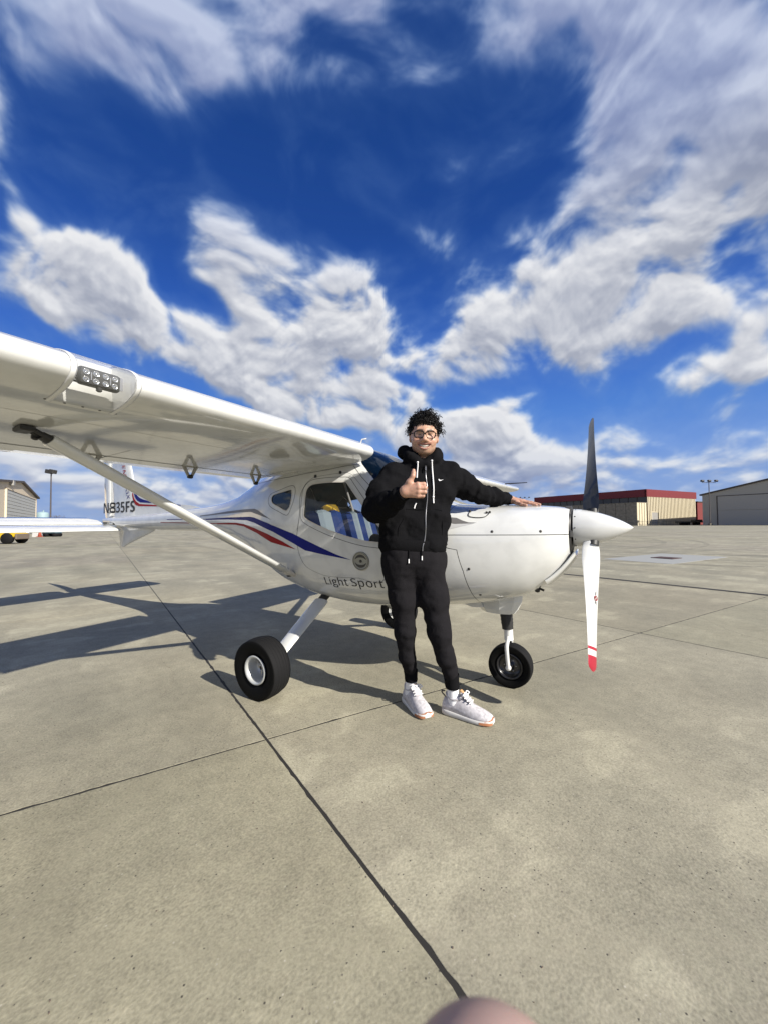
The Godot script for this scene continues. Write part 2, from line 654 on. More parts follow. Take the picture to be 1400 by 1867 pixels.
	var a2 := noise(FastNoiseLite.TYPE_SIMPLEX_SMOOTH, 0.014, 5, 37).get_seamless_image(S, S / 4)
	a2.resize(S, S, Image.INTERPOLATE_CUBIC)
	var a3 := noise(FastNoiseLite.TYPE_SIMPLEX_SMOOTH, 0.035, 5, 41).get_seamless_image(S / 2, S)
	a3.resize(S, S, Image.INTERPOLATE_CUBIC)
	for y in S:
		for x in S:
			var p := a1.get_pixel(x, y).r
			var q := a2.get_pixel(x, y).r
			var w := a3.get_pixel(x, y).r
			var k := 0.80 + 0.27 * (p - 0.5) + 0.30 * (q - 0.5) + 0.14 * (w - 0.5)
			k += 0.26 * smoothstep(0.57, 0.76, w) * smoothstep(0.42, 0.66, q)
			k -= 0.09 * smoothstep(0.62, 0.80, p)
			k = clampf(k, 0.4, 1.0)
			var warm := 0.02 * (p - 0.5)
			big.set_pixel(x, y, Color(k + warm, k, k - warm).linear_to_srgb())
	conc.detail_enabled = true
	conc.detail_blend_mode = BaseMaterial3D.BLEND_MODE_MUL
	conc.detail_uv_layer = BaseMaterial3D.DETAIL_UV_2
	conc.detail_albedo = ImageTexture.create_from_image(big)
	mat("joint tar", lin(0.022, 0.020, 0.017), 0.8)
	var g := mat("dry grass", lin(0.16, 0.13, 0.06), 0.95)
	g.albedo_texture = g.albedo_texture


# ------------------------------------------------------------------ the apron
const JOINT := Vector2(-0.64, -2.10)      # where two joints cross near the wheel
const ALONG := Vector2(-0.588, -0.8089)  # the way of the long joints
const ACROSS := Vector2(0.864, -0.504)
const SLAB_W := 3.77
const SLAB_L := 4.2

func ground_at(a: float, c: float) -> Vector2:
	return JOINT + ALONG * a + ACROSS * c


func slab_shape(mb: Mb, a0: float, a1: float, c0: float, c1: float, near: bool, tone: Color) -> void:
	var ring := PackedVector2Array()
	var cs := [ground_at(a0 + 0.005, c0 + 0.006), ground_at(a0 + 0.005, c1 - 0.006), ground_at(a1 - 0.005, c1 - 0.006), ground_at(a1 - 0.005, c0 + 0.006)]
	var mid: Vector2 = (cs[0] + cs[2]) * 0.5
	for k in 4:
		var p: Vector2 = cs[k]
		var q: Vector2 = cs[(k + 1) % 4]
		var n := 120 if near else 1
		for i in n:
			var w := p.lerp(q, float(i) / n)
			if near:
				var chip := pow(rng.randf(), 5.0) * 0.007 + rng.randf() * 0.0016
				w += (mid - w).normalized() * chip
			ring.append(w)
	mb.colored = true
	mb.col = tone
	var top := PackedVector3Array()
	var rim := PackedVector3Array()
	var low := PackedVector3Array()
	for p in ring:
		var e := p + (mid - p).normalized() * 0.0012
		top.append(Vector3(e.x, 0, e.y))
		rim.append(Vector3(p.x, -0.0008, p.y))
		low.append(Vector3(p.x, -0.05, p.y))
	mb.smooth = false
	var m := Vector3(mid.x, 0, mid.y)
	for i in ring.size():
		var j := (i + 1) % ring.size()
		mb.tri(top[i], top[j], m)
		mb.quad(rim[i], rim[j], top[j], top[i])
		mb.quad(low[i], low[j], rim[j], rim[i])
	for p in mb.v.slice(mb.uv.size()):
		mb.uv.append(Vector2(p.x, p.z) / 2.4)
		mb.uv2.append(Vector2(p.x * 0.809 - p.z * 0.588, p.x * 0.588 + p.z * 0.809) / 17.0 + Vector2(0.31, 0.12))


func build_ground() -> void:
	var g := Mb.new()
	g.smooth = false
	g.quad(Vector3(-1600, -0.12, -1600), Vector3(1600, -0.12, -1600), Vector3(1600, -0.12, 400), Vector3(-1600, -0.12, 400))
	var grass := put("ground", g, M["dry grass"], null, false)
	structure(grass)
	tag(grass, "dry grass beyond the far edge of the concrete apron", "ground")
	var root := thing("concrete_apron", "weathered grey concrete apron in large jointed slabs under the airplane", "apron")
	structure(root)
	# the bed of tar that shows in the joints
	var bed := Mb.new()
	bed.smooth = false
	var far0 := ground_at(-30, -130)
	var far1 := ground_at(-30, 130)
	var far2 := ground_at(150, 130)
	var far3 := ground_at(150, -130)
	bed.quad(Vector3(far0.x, -0.0016, far0.y), Vector3(far1.x, -0.0016, far1.y), Vector3(far2.x, -0.0016, far2.y), Vector3(far3.x, -0.0016, far3.y))
	put("joint_seal", bed, M["joint tar"], root, false)
	var rest := Mb.new()
	for i in range(-3, 33):
		for j in range(-30, 31):
			var mid := ground_at((i + 0.5) * SLAB_L, (j + 0.5) * SLAB_W)
			var d := mid.length()
			if -mid.y < -8.0 or mid.x < -105 or mid.x > 140:
				continue
			var k := rng.randf_range(0.86, 1.08)
			var tone := Color(k, k * rng.randf_range(0.985, 1.01), k * rng.randf_range(0.96, 1.02))
			var seen := -mid.y > -3.0 and absf(mid.x) < -mid.y * 1.15 + 4.5
			if seen and d < 30.0:
				var s := Mb.new()
				slab_shape(s, i * SLAB_L, (i + 1) * SLAB_L, j * SLAB_W, (j + 1) * SLAB_W, d < 7.5, tone)
				put("concrete_slab", s, M["concrete"], root, false)
			else:
				slab_shape(rest, i * SLAB_L, (i + 1) * SLAB_L, j * SLAB_W, (j + 1) * SLAB_W, false, tone)
	var far := put("far_slabs", rest, M["concrete"], root, false)
	far.set_meta("kind", "stuff")

# ------------------------------------------------------------------ the airplane: measures in metres, x to the nose, y up, z to starboard
const WINDOW := [-0.013, 1.214, -0.011, 1.266, -0.005, 1.355, 0.004, 1.415, 0.043, 1.451, 0.104, 1.460, 0.224, 1.462, 0.326, 1.458, 0.362, 1.454, 0.390, 1.424, 0.449, 1.354, 0.500, 1.293, 0.542, 1.238, 0.597, 1.176, 0.646, 1.129, 0.686, 1.089, 0.715, 1.044, 0.700, 1.021, 0.649, 1.020, 0.598, 1.024, 0.522, 1.032, 0.411, 1.055, 0.313, 1.082, 0.207, 1.113, 0.075, 1.161, 0.011, 1.191]
const DOOR := [-0.056, 1.222, -0.057, 1.320, -0.049, 1.388, -0.013, 1.454, 0.029, 1.490, 0.074, 1.508, 0.176, 1.516, 0.320, 1.523, 0.374, 1.516, 0.428, 1.473, 0.523, 1.376, 0.640, 1.263, 0.665, 0.777, 0.461, 0.772, 0.218, 0.768, 0.109, 0.783, -0.013, 0.831, -0.066, 0.919, -0.086, 1.030, -0.076, 1.119]
const REARWIN := [-0.412, 1.359, -0.407, 1.383, -0.376, 1.400, -0.268, 1.416, -0.178, 1.427, -0.159, 1.421, -0.152, 1.393, -0.155, 1.347, -0.169, 1.294, -0.192, 1.270, -0.222, 1.260, -0.304, 1.291, -0.392, 1.326]
const REARFRAME := [-0.456, 1.361, -0.444, 1.390, -0.406, 1.412, -0.285, 1.437, -0.191, 1.457, -0.143, 1.454, -0.120, 1.430, -0.115, 1.391, -0.126, 1.338, -0.152, 1.285, -0.179, 1.240, -0.215, 1.225, -0.303, 1.255, -0.410, 1.294, -0.447, 1.324]
const BLUE := [-1.713, 1.221, -1.248, 1.227, -0.781, 1.224, -0.696, 1.216, -0.469, 1.167, -0.129, 1.080, 0.099, 1.000, 0.299, 0.932, 0.420, 0.899, 0.165, 0.931, 0.000, 0.954, -0.131, 1.007, -0.385, 1.095, -0.696, 1.172, -0.841, 1.194, -1.248, 1.207, -1.713, 1.209]
const RED := [-1.537, 1.173, -1.091, 1.175, -0.904, 1.160, -0.697, 1.125, -0.470, 1.077, -0.273, 1.021, -0.105, 0.960, -0.412, 1.007, -0.475, 1.028, -0.647, 1.081, -0.905, 1.138, -1.094, 1.155, -1.479, 1.161]
const GREY := [-1.839, 1.258, -1.260, 1.288, -0.943, 1.295, -0.687, 1.292, -0.618, 1.275, -0.405, 1.190, -0.447, 1.203, -0.643, 1.244, -0.754, 1.266, -0.970, 1.270, -1.411, 1.263, -1.836, 1.250]
const COWLGREY := [1.059, 1.199, 1.090, 1.188, 1.137, 1.183, 1.179, 1.165, 1.217, 1.153, 1.269, 1.151, 1.210, 1.146, 1.147, 1.145, 1.072, 1.155]
const COWLPALE := [1.074, 1.143, 1.254, 1.147, 1.168, 1.126, 1.111, 1.112, 1.080, 1.106]
const STATIONS := [
	[-4.42, 1.27, 1.19, 0.03, 1.225, 2.2, 2.2],
	[-4, 1.285, 1.15, 0.075, 1.215, 2.3, 2.3],
	[-3.4, 1.3, 1.11, 0.115, 1.205, 2.4, 2.4],
	[-2.7, 1.33, 1.094, 0.15, 1.21, 2.5, 2.4],
	[-2, 1.365, 1.082, 0.195, 1.215, 2.5, 2.4],
	[-1.6, 1.4, 1.05, 0.24, 1.215, 2.5, 2.4],
	[-1.25, 1.47, 0.96, 0.31, 1.21, 2.5, 2.4],
	[-1, 1.56, 0.855, 0.375, 1.2, 2.6, 2.5],
	[-0.7, 1.655, 0.72, 0.465, 1.18, 2.9, 2.6],
	[-0.4, 1.715, 0.605, 0.54, 1.15, 3.2, 2.7],
	[0, 1.76, 0.525, 0.585, 1.1, 3.4, 2.8],
	[0.25, 1.775, 0.508, 0.59, 1.06, 3.3, 2.8],
	[0.45, 1.705, 0.51, 0.58, 1.03, 3.1, 2.8],
	[0.7, 1.505, 0.53, 0.56, 1.01, 2.9, 2.8],
	[0.95, 1.33, 0.555, 0.525, 1, 2.8, 2.7],
	[1.1, 1.288, 0.575, 0.495, 1, 2.7, 2.6],
	[1.3, 1.276, 0.605, 0.45, 1, 2.6, 2.5],
	[1.5, 1.268, 0.668, 0.39, 1.02, 2.6, 2.4],
	[1.62, 1.26, 0.745, 0.335, 1.04, 2.6, 2.3],
	[1.7, 1.252, 0.825, 0.28, 1.06, 2.5, 2.3],
	[1.76, 1.24, 0.91, 0.215, 1.08, 2.4, 2.2],
	[1.79, 1.232, 0.965, 0.165, 1.1, 2.3, 2.2],
]
var LUT := []
const LUT_N := 1400
const X_TAIL := -4.42
const X_NOSE := 1.79

func plane_tables() -> void:
	LUT = []
	var k := STATIONS.size()
	var slopes := []
	for col in range(1, 7):
		var m := []
		m.resize(k)
		var d := []
		for i in k - 1:
			d.append((STATIONS[i + 1][col] - STATIONS[i][col]) / (STATIONS[i + 1][0] - STATIONS[i][0]))
		m[0] = d[0]
		m[k - 1] = d[k - 2]
		for i in range(1, k - 1):
			m[i] = 0.0
			if d[i - 1] * d[i] > 0:
				var h0: float = STATIONS[i][0] - STATIONS[i - 1][0]
				var h1: float = STATIONS[i + 1][0] - STATIONS[i][0]
				var w1 := 2 * h1 + h0
				var w2 := h1 + 2 * h0
				m[i] = (w1 + w2) / (w1 / d[i - 1] + w2 / d[i])
		slopes.append(m)
	var i := 0
	for s in LUT_N + 1:
		var x := lerpf(X_TAIL, X_NOSE, float(s) / LUT_N)
		while i < k - 2 and x > STATIONS[i + 1][0]:
			i += 1
		var h: float = STATIONS[i + 1][0] - STATIONS[i][0]
		var t: float = clampf((x - STATIONS[i][0]) / h, 0, 1)
		var row := PackedFloat32Array()
		for col in range(1, 7):
			var m = slopes[col - 1]
			row.append((2*t*t*t - 3*t*t + 1) * STATIONS[i][col] + (t*t*t - 2*t*t + t) * h * m[i] + (-2*t*t*t + 3*t*t) * STATIONS[i + 1][col] + (t*t*t - t*t) * h * m[i + 1])
		LUT.append(row)


func hull_row(x: float) -> PackedFloat32Array:
	var f := clampf((x - X_TAIL) / (X_NOSE - X_TAIL), 0, 1) * LUT_N
	var i := mini(int(f), LUT_N - 1)
	var t := f - i
	var a: PackedFloat32Array = LUT[i]
	var b: PackedFloat32Array = LUT[i + 1]
	return PackedFloat32Array([lerpf(a[0], b[0], t), lerpf(a[1], b[1], t), lerpf(a[2], b[2], t), lerpf(a[3], b[3], t), lerpf(a[4], b[4], t), lerpf(a[5], b[5], t)])


func hull_f(x: float, y: float, z: float) -> float:
	var r := hull_row(x)
	if y >= r[3]:
		return pow(absf(z) / r[2], r[4]) + pow(maxf(y - r[3], 0) / (r[0] - r[3]), r[4]) - 1.0
	return pow(absf(z) / r[2], r[5]) + pow((r[3] - y) / (r[3] - r[1]), r[5]) - 1.0


func hull_normal(p: Vector3) -> Vector3:
	var r := hull_row(p.x)
	var up := p.y >= r[3]
	var n := r[4] if up else r[5]
	var hh := (r[0] - r[3]) if up else (r[3] - r[1])
	var gz := n / r[2] * pow(absf(p.z) / r[2], n - 1.0) * signf(p.z)
	var gy := n / hh * pow(minf(absf(p.y - r[3]) / hh, 1.2), n - 1.0) * (1.0 if up else -1.0)
	var gx := (hull_f(p.x + 0.012, p.y, p.z) - hull_f(p.x - 0.012, p.y, p.z)) / 0.024
	return Vector3(gx, gy, gz).normalized()


func hull_point(x: float, t: float, side: float) -> Vector3:
	var r := hull_row(x)
	var c := maxf(cos(t), 0.0)
	var s := sin(t)
	var n := r[4] if s >= 0 else r[5]
	var hh := (r[0] - r[3]) if s >= 0 else (r[3] - r[1])
	return Vector3(x, r[3] + hh * signf(s) * pow(absf(s), 2.0 / n), side * r[2] * pow(c, 2.0 / n))


func hull_t(x: float, y: float) -> float:
	var r := hull_row(x)
	if y >= r[3]:
		return asin(pow(clampf((y - r[3]) / (r[0] - r[3]), 0, 1), r[4] * 0.5))
	return -asin(pow(clampf((r[3] - y) / (r[3] - r[1]), 0, 1), r[5] * 0.5))


# an outline seen from the side, (x, y), as (x, t) on the hull
func to_hull(poly: PackedVector2Array) -> PackedVector2Array:
	var out := PackedVector2Array()
	for i in poly.size():
		var a := poly[i]
		var b := poly[(i + 1) % poly.size()]
		var k := maxi(1, int(a.distance_to(b) / 0.05))
		for j in k:
			var p := a.lerp(b, float(j) / k)
			out.append(Vector2(p.x, hull_t(p.x, p.y)))
	if Geometry2D.is_polygon_clockwise(out):
		out.reverse()
	return out


func hull_emit(mb: Mb, poly: PackedVector2Array, side: float, off: float) -> void:
	var idx := Geometry2D.triangulate_polygon(poly)
	var p := PackedVector3Array()
	var n := PackedVector3Array()
	for q in poly:
		var a := hull_point(q.x, clampf(q.y, -PI / 2 + 0.0005, PI / 2 - 0.0005), side)
		var b := hull_normal(a)
		p.append(a + b * off)
		n.append(b if off > -0.01 else -b)
	for i in range(0, idx.size(), 3):
		mb.tri_n(p[idx[i]], p[idx[i + 1]], p[idx[i + 2]], n[idx[i]], n[idx[i + 1]], n[idx[i + 2]])


# the part of the hull inside `inside` (none: all between x0 and x1) and outside every outline of `holes`
func hull_patch(mb: Mb, inside: PackedVector2Array, holes: Array, side: float, off: float, x0: float, x1: float, dx := 0.04, dt := 0.065) -> void:
	var t0 := -PI / 2
	var t1 := PI / 2
	var boxes := []
	for h in holes:
		boxes.append(bounds2(h))
	if inside.size():
		var b := bounds2(inside)
		x0 = maxf(x0, b.position.x)
		x1 = minf(x1, b.end.x)
		t0 = b.position.y
		t1 = b.end.y
	var nx := maxi(1, ceili((x1 - x0) / dx))
	var nt := maxi(1, ceili((t1 - t0) / dt))
	for i in nx:
		for j in nt:
			var a := Vector2(lerpf(x0, x1, float(i) / nx), lerpf(t0, t1, float(j) / nt))
			var b := Vector2(lerpf(x0, x1, float(i + 1) / nx), lerpf(t0, t1, float(j + 1) / nt))
			var cell := PackedVector2Array([a, Vector2(b.x, a.y), b, Vector2(a.x, b.y)])
			var pieces := [cell]
			if inside.size():
				pieces = Geometry2D.intersect_polygons(cell, inside)
			var rect := Rect2(a, b - a)
			for k in holes.size():
				if not rect.intersects(boxes[k]):
					continue
				var next := []
				for q in pieces:
					for u in Geometry2D.clip_polygons(q, holes[k]):
						if not Geometry2D.is_polygon_clockwise(u):
							next.append(u)
				pieces = next
			for q in pieces:
				if q.size() >= 3:
					hull_emit(mb, q, side, off)


func bounds2(poly: PackedVector2Array) -> Rect2:
	var r := Rect2(poly[0], Vector2.ZERO)
	for p in poly:
		r = r.expand(p)
	return r


func hull_on(x: float, y: float, side := 1.0, off := 0.0) -> Vector3:
	var p := hull_point(x, hull_t(x, y), side)
	return p + hull_normal(p) * off


# a line drawn on the hull as a narrow strip
func hull_line(mb: Mb, pts: PackedVector2Array, width: float, side: float, off: float, closed := false) -> void:
	var dense := PackedVector2Array()
	var k := pts.size()
	for i in (k if closed else k - 1):
		var a := pts[i]
		var b := pts[(i + 1) % k]
		var m := maxi(1, int(a.distance_to(b) / 0.02))
		for j in m:
			dense.append(a.lerp(b, float(j) / m))
	if not closed:
		dense.append(pts[k - 1])
	var n := dense.size()
	var l := PackedVector3Array()
	var r := PackedVector3Array()
	var nn := PackedVector3Array()
	var p := PackedVector3Array()
	for q in dense:
		p.append(hull_on(q.x, q.y, side))
	for i in n:
		var d := (p[(i + 1) % n if closed else mini(i + 1, n - 1)] - p[(i - 1 + n) % n if closed else maxi(i - 1, 0)]).normalized()
		var b := hull_normal(p[i])
		var s := d.cross(b).normalized() * width * 0.5
		l.append(p[i] + s + b * off)
		r.append(p[i] - s + b * off)
		nn.append(b)
	for i in (n if closed else n - 1):
		var j := (i + 1) % n
		mb.tri_n(l[i], l[j], r[j], nn[i], nn[j], nn[j])
		mb.tri_n(l[i], r[j], r[i], nn[i], nn[j], nn[i])


# lettering laid on the hull: x0, y0 the start of its base line
func text_shape(words: String, height: float, font_name := "Droid Sans", weight := 400) -> Array:
	var t := TextMesh.new()
	var f := SystemFont.new()
	f.font_names = PackedStringArray([font_name])
	f.font_weight = weight
	t.font = f
	t.text = words
	t.font_size = 64
	t.pixel_size = height / 46.0
	t.depth = 0.0
	t.curve_step = 1.0
	t.horizontal_alignment = HORIZONTAL_ALIGNMENT_LEFT
	var a := t.get_mesh_arrays()
	var v: PackedVector3Array = a[Mesh.ARRAY_VERTEX]
	var idx = a[Mesh.ARRAY_INDEX]
	var out := PackedVector3Array()
	if idx != null and idx.size():
		for i in idx:
			out.append(v[i])
	else:
		out = v
	# only the front faces, base line at 0, left at 0
	var lo := Vector2(1e9, 1e9)
	for p in out:
		lo.x = minf(lo.x, p.x)
	var keep := PackedVector2Array()
	for i in range(0, out.size(), 3):
		var q := (out[i + 1] - out[i]).cross(out[i + 2] - out[i]).z
		if absf(q) < 1e-12:
			continue
		for k in 3:
			keep.append(Vector2(out[i + k].x - lo.x, out[i + k].y))
	var b := bounds2(keep)
	return [keep, b]


func text_on(mb: Mb, words: String, width: float, height: float, place: Callable, weight := 400) -> void:
	var t := text_shape(words, height, "Droid Sans", weight)
	var pts: PackedVector2Array = t[0]
	var b: Rect2 = t[1]
	for i in range(0, pts.size(), 3):
		var p := []
		var n := []
		for k in 3:
			var q := pts[i + k]
			var w: Array = place.call((q.x - b.position.x) / b.size.x * width, (q.y - b.position.y) / b.size.y * height)
			p.append(w[0])
			n.append(w[1])
		mb.tri_n(p[0], p[1], p[2], n[0], n[1], n[2])


# ------------------------------------------------------------------ wings
const LE := Vector2(0.555, 1.668)   # leading edge (x, y) at the root
const TE := Vector2(-0.705, 1.548)
const Z_ROOT := 0.485
const Z_TIP := 4.66

func foil(u: float, upper: bool) -> float:   # thickness and camber of the section, per chord
	var t := 0.15
	var yt := 5.0 * t * (0.2969 * sqrt(u) - 0.1260 * u - 0.3516 * u * u + 0.2843 * u * u * u - 0.1036 * u * u * u * u)
	var m := 0.034
	var p := 0.42
	var yc := m / (p * p) * (2 * p * u - u * u) if u < p else m / ((1 - p) * (1 - p)) * (1 - 2 * p + 2 * p * u - u * u)
	return yc + (yt if upper else -yt) + (0.0035 if upper else -0.0015) * u


func wing_chord(s: float) -> float:   # s: metres out from the middle
	return lerpf(1.0, 0.66, smoothstep(2.9, 4.7, s)) if s < 4.5 else lerpf(1.0, 0.66, smoothstep(2.9, 4.7, s)) * sqrt(maxf(0.04, 1.0 - pow((s - 4.5) / 0.165, 2.0)))


func wing_lift(s: float, side: float) -> float:
	return (s - 0.5) * (-0.006 if side > 0 else 0.0245)


# the point of the wing surface at chord part u, upper or lower, s metres out on that side
func wing_at(u: float, upper: bool, s: float, side: float) -> Vector3:
	var k := wing_chord(s)
	var le := LE
	if s > 4.5:
		le.x -= 0.25 * (1.0 - sqrt(maxf(0.04, 1.0 - pow((s - 4.5) / 0.165, 2.0))))
	var dir := (TE - LE)
	var c := dir * k
	var nrm := Vector2(dir.y, -dir.x).normalized()
	if nrm.y < 0:
		nrm = -nrm
	var q := le + c * u + nrm * foil(u, upper) * dir.length() * k
	return Vector3(q.x, q.y + wing_lift(s, side), side * s)


func wing_ring(s: float, side: float, u0 := 0.0) -> PackedVector3Array:
	var out := PackedVector3Array()
	var n := 22
	for i in n + 1:
		var f := 1.0 - float(i) / n
		var u := lerpf(u0, 1.0, f * f if u0 == 0.0 else f)
		out.append(wing_at(u, true, s, side))
	for i in range(1 if u0 == 0.0 else 0, n):
		var f := float(i) / n
		var u := lerpf(u0, 1.0, f * f if u0 == 0.0 else f)
		out.append(wing_at(u, false, s, side))
	return out


func under(u0: float, s0: float, u1: float, s1: float, width: float, mb: Mb, side: float, off := 0.0015, upper := false) -> void:
	# a narrow line on the lower (or upper) skin
	var n := 14
	for i in n:
		var p := []
		for k in 2:
			var f := float(i + k) / n
			var u := lerpf(u0, u1, f)
			var s := lerpf(s0, s1, f)
			var a := wing_at(u, upper, s, side)
			var along := (wing_at(u + (u1 - u0) * 0.01 + 1e-6, upper, s + (s1 - s0) * 0.01, side) - a).normalized()
			var up := Vector3.DOWN if not upper else Vector3.UP
			var cr := along.cross(up).normalized() * width * 0.5
			p.append(a + cr + up * off)
			p.append(a - cr + up * off)
		mb.smooth = false
		mb.quad(p[0], p[1], p[3], p[2])


func build_airplane() -> void:
	plane_tables()
	var A := thing("airplane", "white high-wing light airplane with red and blue stripes, parked on the concrete beside the man", "airplane", PLANE_AT, PLANE_TURN)
	var window := to_hull(smooth2(v2(WINDOW), 3))
	var door_line := smooth2(v2(DOOR), 3)
	var door := to_hull(door_line)
	var gap: PackedVector2Array = Geometry2D.offset_polygon(door, 0.0045)[0]
	var rearwin := to_hull(smooth2(v2(REARWIN), 3))
	var shield := PackedVector2Array()
	for q in [[0.25, 9], [0.31, 1.74], [0.36, 1.68], [0.434, 1.589], [0.493, 1.53], [0.549, 1.472], [0.613, 1.402], [0.679, 1.337], [0.78, 1.255], [0.86, 1.235], [0.92, 1.27], [0.975, 9]]:
		shield.append(Vector2(q[0], PI / 2 + 0.01 if q[1] > 8 else hull_t(q[0], q[1])))
	shield = Geometry2D.offset_polygon(shield, 0.0)[0]
	if Geometry2D.is_polygon_clockwise(shield):
		shield.reverse()
	var x_cowl := 1.075
	var cowl_line := PackedVector2Array()
	for q in [[1.073, 9], [1.073, 0.997], [1.154, 0.981], [1.186, 0.849], [1.205, 0.734], [1.221, 0.64], [1.235, -9]]:
		cowl_line.append(Vector2(q[0], PI / 2 + 0.02 if q[1] > 8 else (-PI / 2 - 0.02 if q[1] < -8 else hull_t(q[0], q[1]))))
	var nose_zone := cowl_line.duplicate()
	nose_zone.append(Vector2(1.9, -PI / 2 - 0.02))
	nose_zone.append(Vector2(1.9, PI / 2 + 0.02))
	if Geometry2D.is_polygon_clockwise(nose_zone):
		nose_zone.reverse()
	var seam_y := 1.075
	# ---- hull: skin with openings for doors, windows and windshield; an inner skin behind it
	var hull := Mb.new()
	var cowl_up := Mb.new()
	var cowl_low := Mb.new()
	var inner := Mb.new()
	var up_zone := PackedVector2Array()
	var low_zone := PackedVector2Array()
	for i in 31:
		var x := lerpf(1.0, 1.79, i / 30.0)
		up_zone.append(Vector2(x, hull_t(x, seam_y + 0.0022)))
		low_zone.append(Vector2(x, hull_t(x, seam_y - 0.0022)))
	up_zone.append(Vector2(1.79, PI / 2 + 0.02)); up_zone.append(Vector2(1.0, PI / 2 + 0.02))
	low_zone.append(Vector2(1.79, -PI / 2 - 0.02)); low_zone.append(Vector2(1.0, -PI / 2 - 0.02))
	var nose_in: PackedVector2Array = Geometry2D.offset_polygon(nose_zone, -0.004)[0]
	for side in [1.0, -1.0]:
		hull_patch(hull, PackedVector2Array(), [gap, rearwin, shield, nose_zone], side, 0.0, X_TAIL, 1.26)
		hull_patch(inner, PackedVector2Array(), [window, rearwin, shield], side, -0.022, -0.75, 1.02, 0.06, 0.1)
		for z in Geometry2D.intersect_polygons(nose_in, up_zone):
			hull_patch(cowl_up, z, [], side, 0.0, 1.0, 1.768, 0.03, 0.05)
		for z in Geometry2D.intersect_polygons(nose_in, low_zone):
			hull_patch(cowl_low, z, [], side, 0.0, 1.0, 1.768, 0.03, 0.05)
	var body := put("fuselage", hull, M["white paint"], A, false)
	var lining := put("cabin_lining", inner, M["inside"], A, false)
	# closes the hull behind the cabin and at the firewall, so that no light comes through the tail
	for xw in [-0.76, 1.03]:
		var wall := Mb.new()
		var ring := PackedVector3Array()
		for j in 40:
			var t := TAU * j / 40.0 - PI / 2
			var side := 1.0 if j < 20 else -1.0
			var tt := t if j < 20 else PI - t
			ring.append(hull_point(xw, clampf(tt, -PI / 2, PI / 2), side) * Vector3(1, 1, 0.96))
		wall.fan(ring, xw > 0)
		put("bulkhead", wall, M["inside"], A, false)
	var cu := put("cowling", cowl_up, M["white paint"], A, false)
	cu.set_meta("label", "upper cowling of the nose with a small wire latch")
	var cl := put("cowling", cowl_low, M["white paint"], A, false)
	cl.set_meta("label", "lower cowling of the nose with black fasteners")
	# dark bed behind the joints of the cowling
	var dark := Mb.new()
	for side in [1.0, -1.0]:
		hull_patch(dark, PackedVector2Array(), [], side, -0.012, 1.04, 1.785, 0.06, 0.1)
	put("firewall_shell", dark, M["black"], A, false)
	# ---- doors with their windows
	for side in [1.0, -1.0]:
		var dm := Mb.new()
		hull_patch(dm, door, [window], side, 0.0, -1, 1.3, 0.04, 0.05)
		var d := put("door", dm, M["white paint"], A, false)
		var wm := Mb.new()
		hull_patch(wm, window, [], side, -0.004, -1, 1.3, 0.04, 0.05)
		put("window", wm, M["window glass"], d, false)
		var fr := Mb.new()
		hull_line(fr, smooth2(v2(WINDOW), 3), 0.012, side, 0.0008, true)
		put("window_seal", fr, M["trim"], d, false)
		var fl := Mb.new()
		var grown: PackedVector2Array = Geometry2D.offset_polygon(smooth2(v2(WINDOW), 3), 0.034, Geometry2D.JOIN_ROUND)[0]
		hull_line(fl, grown, 0.0036, side, 0.0007, true)
		put("window_frame_line", fl, M["line"], d, false)
		for hx in [0.075, 0.30]:
			var hm := Mb.new()
			hm.box(hull_on(hx, 1.513 if hx < 0.2 else 1.527, side, 0.004), Vector3(0.016, 0.022, 0.016), Basis.IDENTITY, 0.003)
			put("hinge", hm, M["black"], d)
		# round air vent
		var vent := Mb.new()
		var vc := hull_on(0.497, 0.893, side, 0.0)
		var vn := hull_normal(vc)
		vent.lathe(v2([0.066, -0.004, 0.066, 0.004, 0.063, 0.007, 0.058, 0.006, 0.054, 0.003, 0.001, 0.003]), vc, vn, 36)
		var vo := put("air_vent", vent, M["badge"], d)
		var vb := Mb.new()
		var ve := Vector3(1, 0, 0)
		ve = (ve - vn * ve.dot(vn)).normalized()
		var vy := vn.cross(ve) if side > 0 else ve.cross(vn)
		for sgn in [1.0, -1.0]:
			var arc := PackedVector2Array()
			for i in 13:
				var t := deg_to_rad(lerpf(14, 166, i / 12.0))
				arc.append(Vector2(cos(t), sin(t) * sgn) * 0.046)
			for i in 13:
				var t := deg_to_rad(lerpf(160, 20, i / 12.0))
				arc.append(Vector2(cos(t) * 0.033, sgn * (0.016 + 0.010 * sin(t))))
			if Geometry2D.is_polygon_clockwise(arc):
				arc.reverse()
			vb.prism(arc, vc + vn * 0.0032, ve, vy, vn * 0.0012)
		vb.lathe(v2([0.010, 0.003, 0.010, 0.006, 0.007, 0.008, 0.003, 0.0085]), vc, vn, 14)
		put("vent_slot", vb, M["badge dark"], vo if false else d, false)
		var vr := Mb.new()
		var circ := PackedVector3Array()
		for i in 41:
			circ.append(vc + vn * 0.0055 + (ve * cos(TAU * i / 40.0) + vy * sin(TAU * i / 40.0)) * 0.0585)
		vr.tube(circ, 0.0016, 5, false)
		put("vent_ring", vr, M["badge dark"], d)
	# ---- rear side windows
	for side in [1.0, -1.0]:
		var wm := Mb.new()
		hull_patch(wm, rearwin, [], side, -0.004, -1, 1, 0.04, 0.05)
		var w := put("rear_window", wm, M["window glass"], A, false)
		var fr := Mb.new()
		hull_line(fr, smooth2(v2(REARWIN), 3), 0.008, side, 0.0008, true)
		put("window_seal", fr, M["trim"], w, false)
		var fl := Mb.new()
		hull_line(fl, smooth2(v2(REARFRAME), 3), 0.0036, side, 0.0007, true)
		put("window_frame_line", fl, M["line"], w, false)
	var ws := Mb.new()
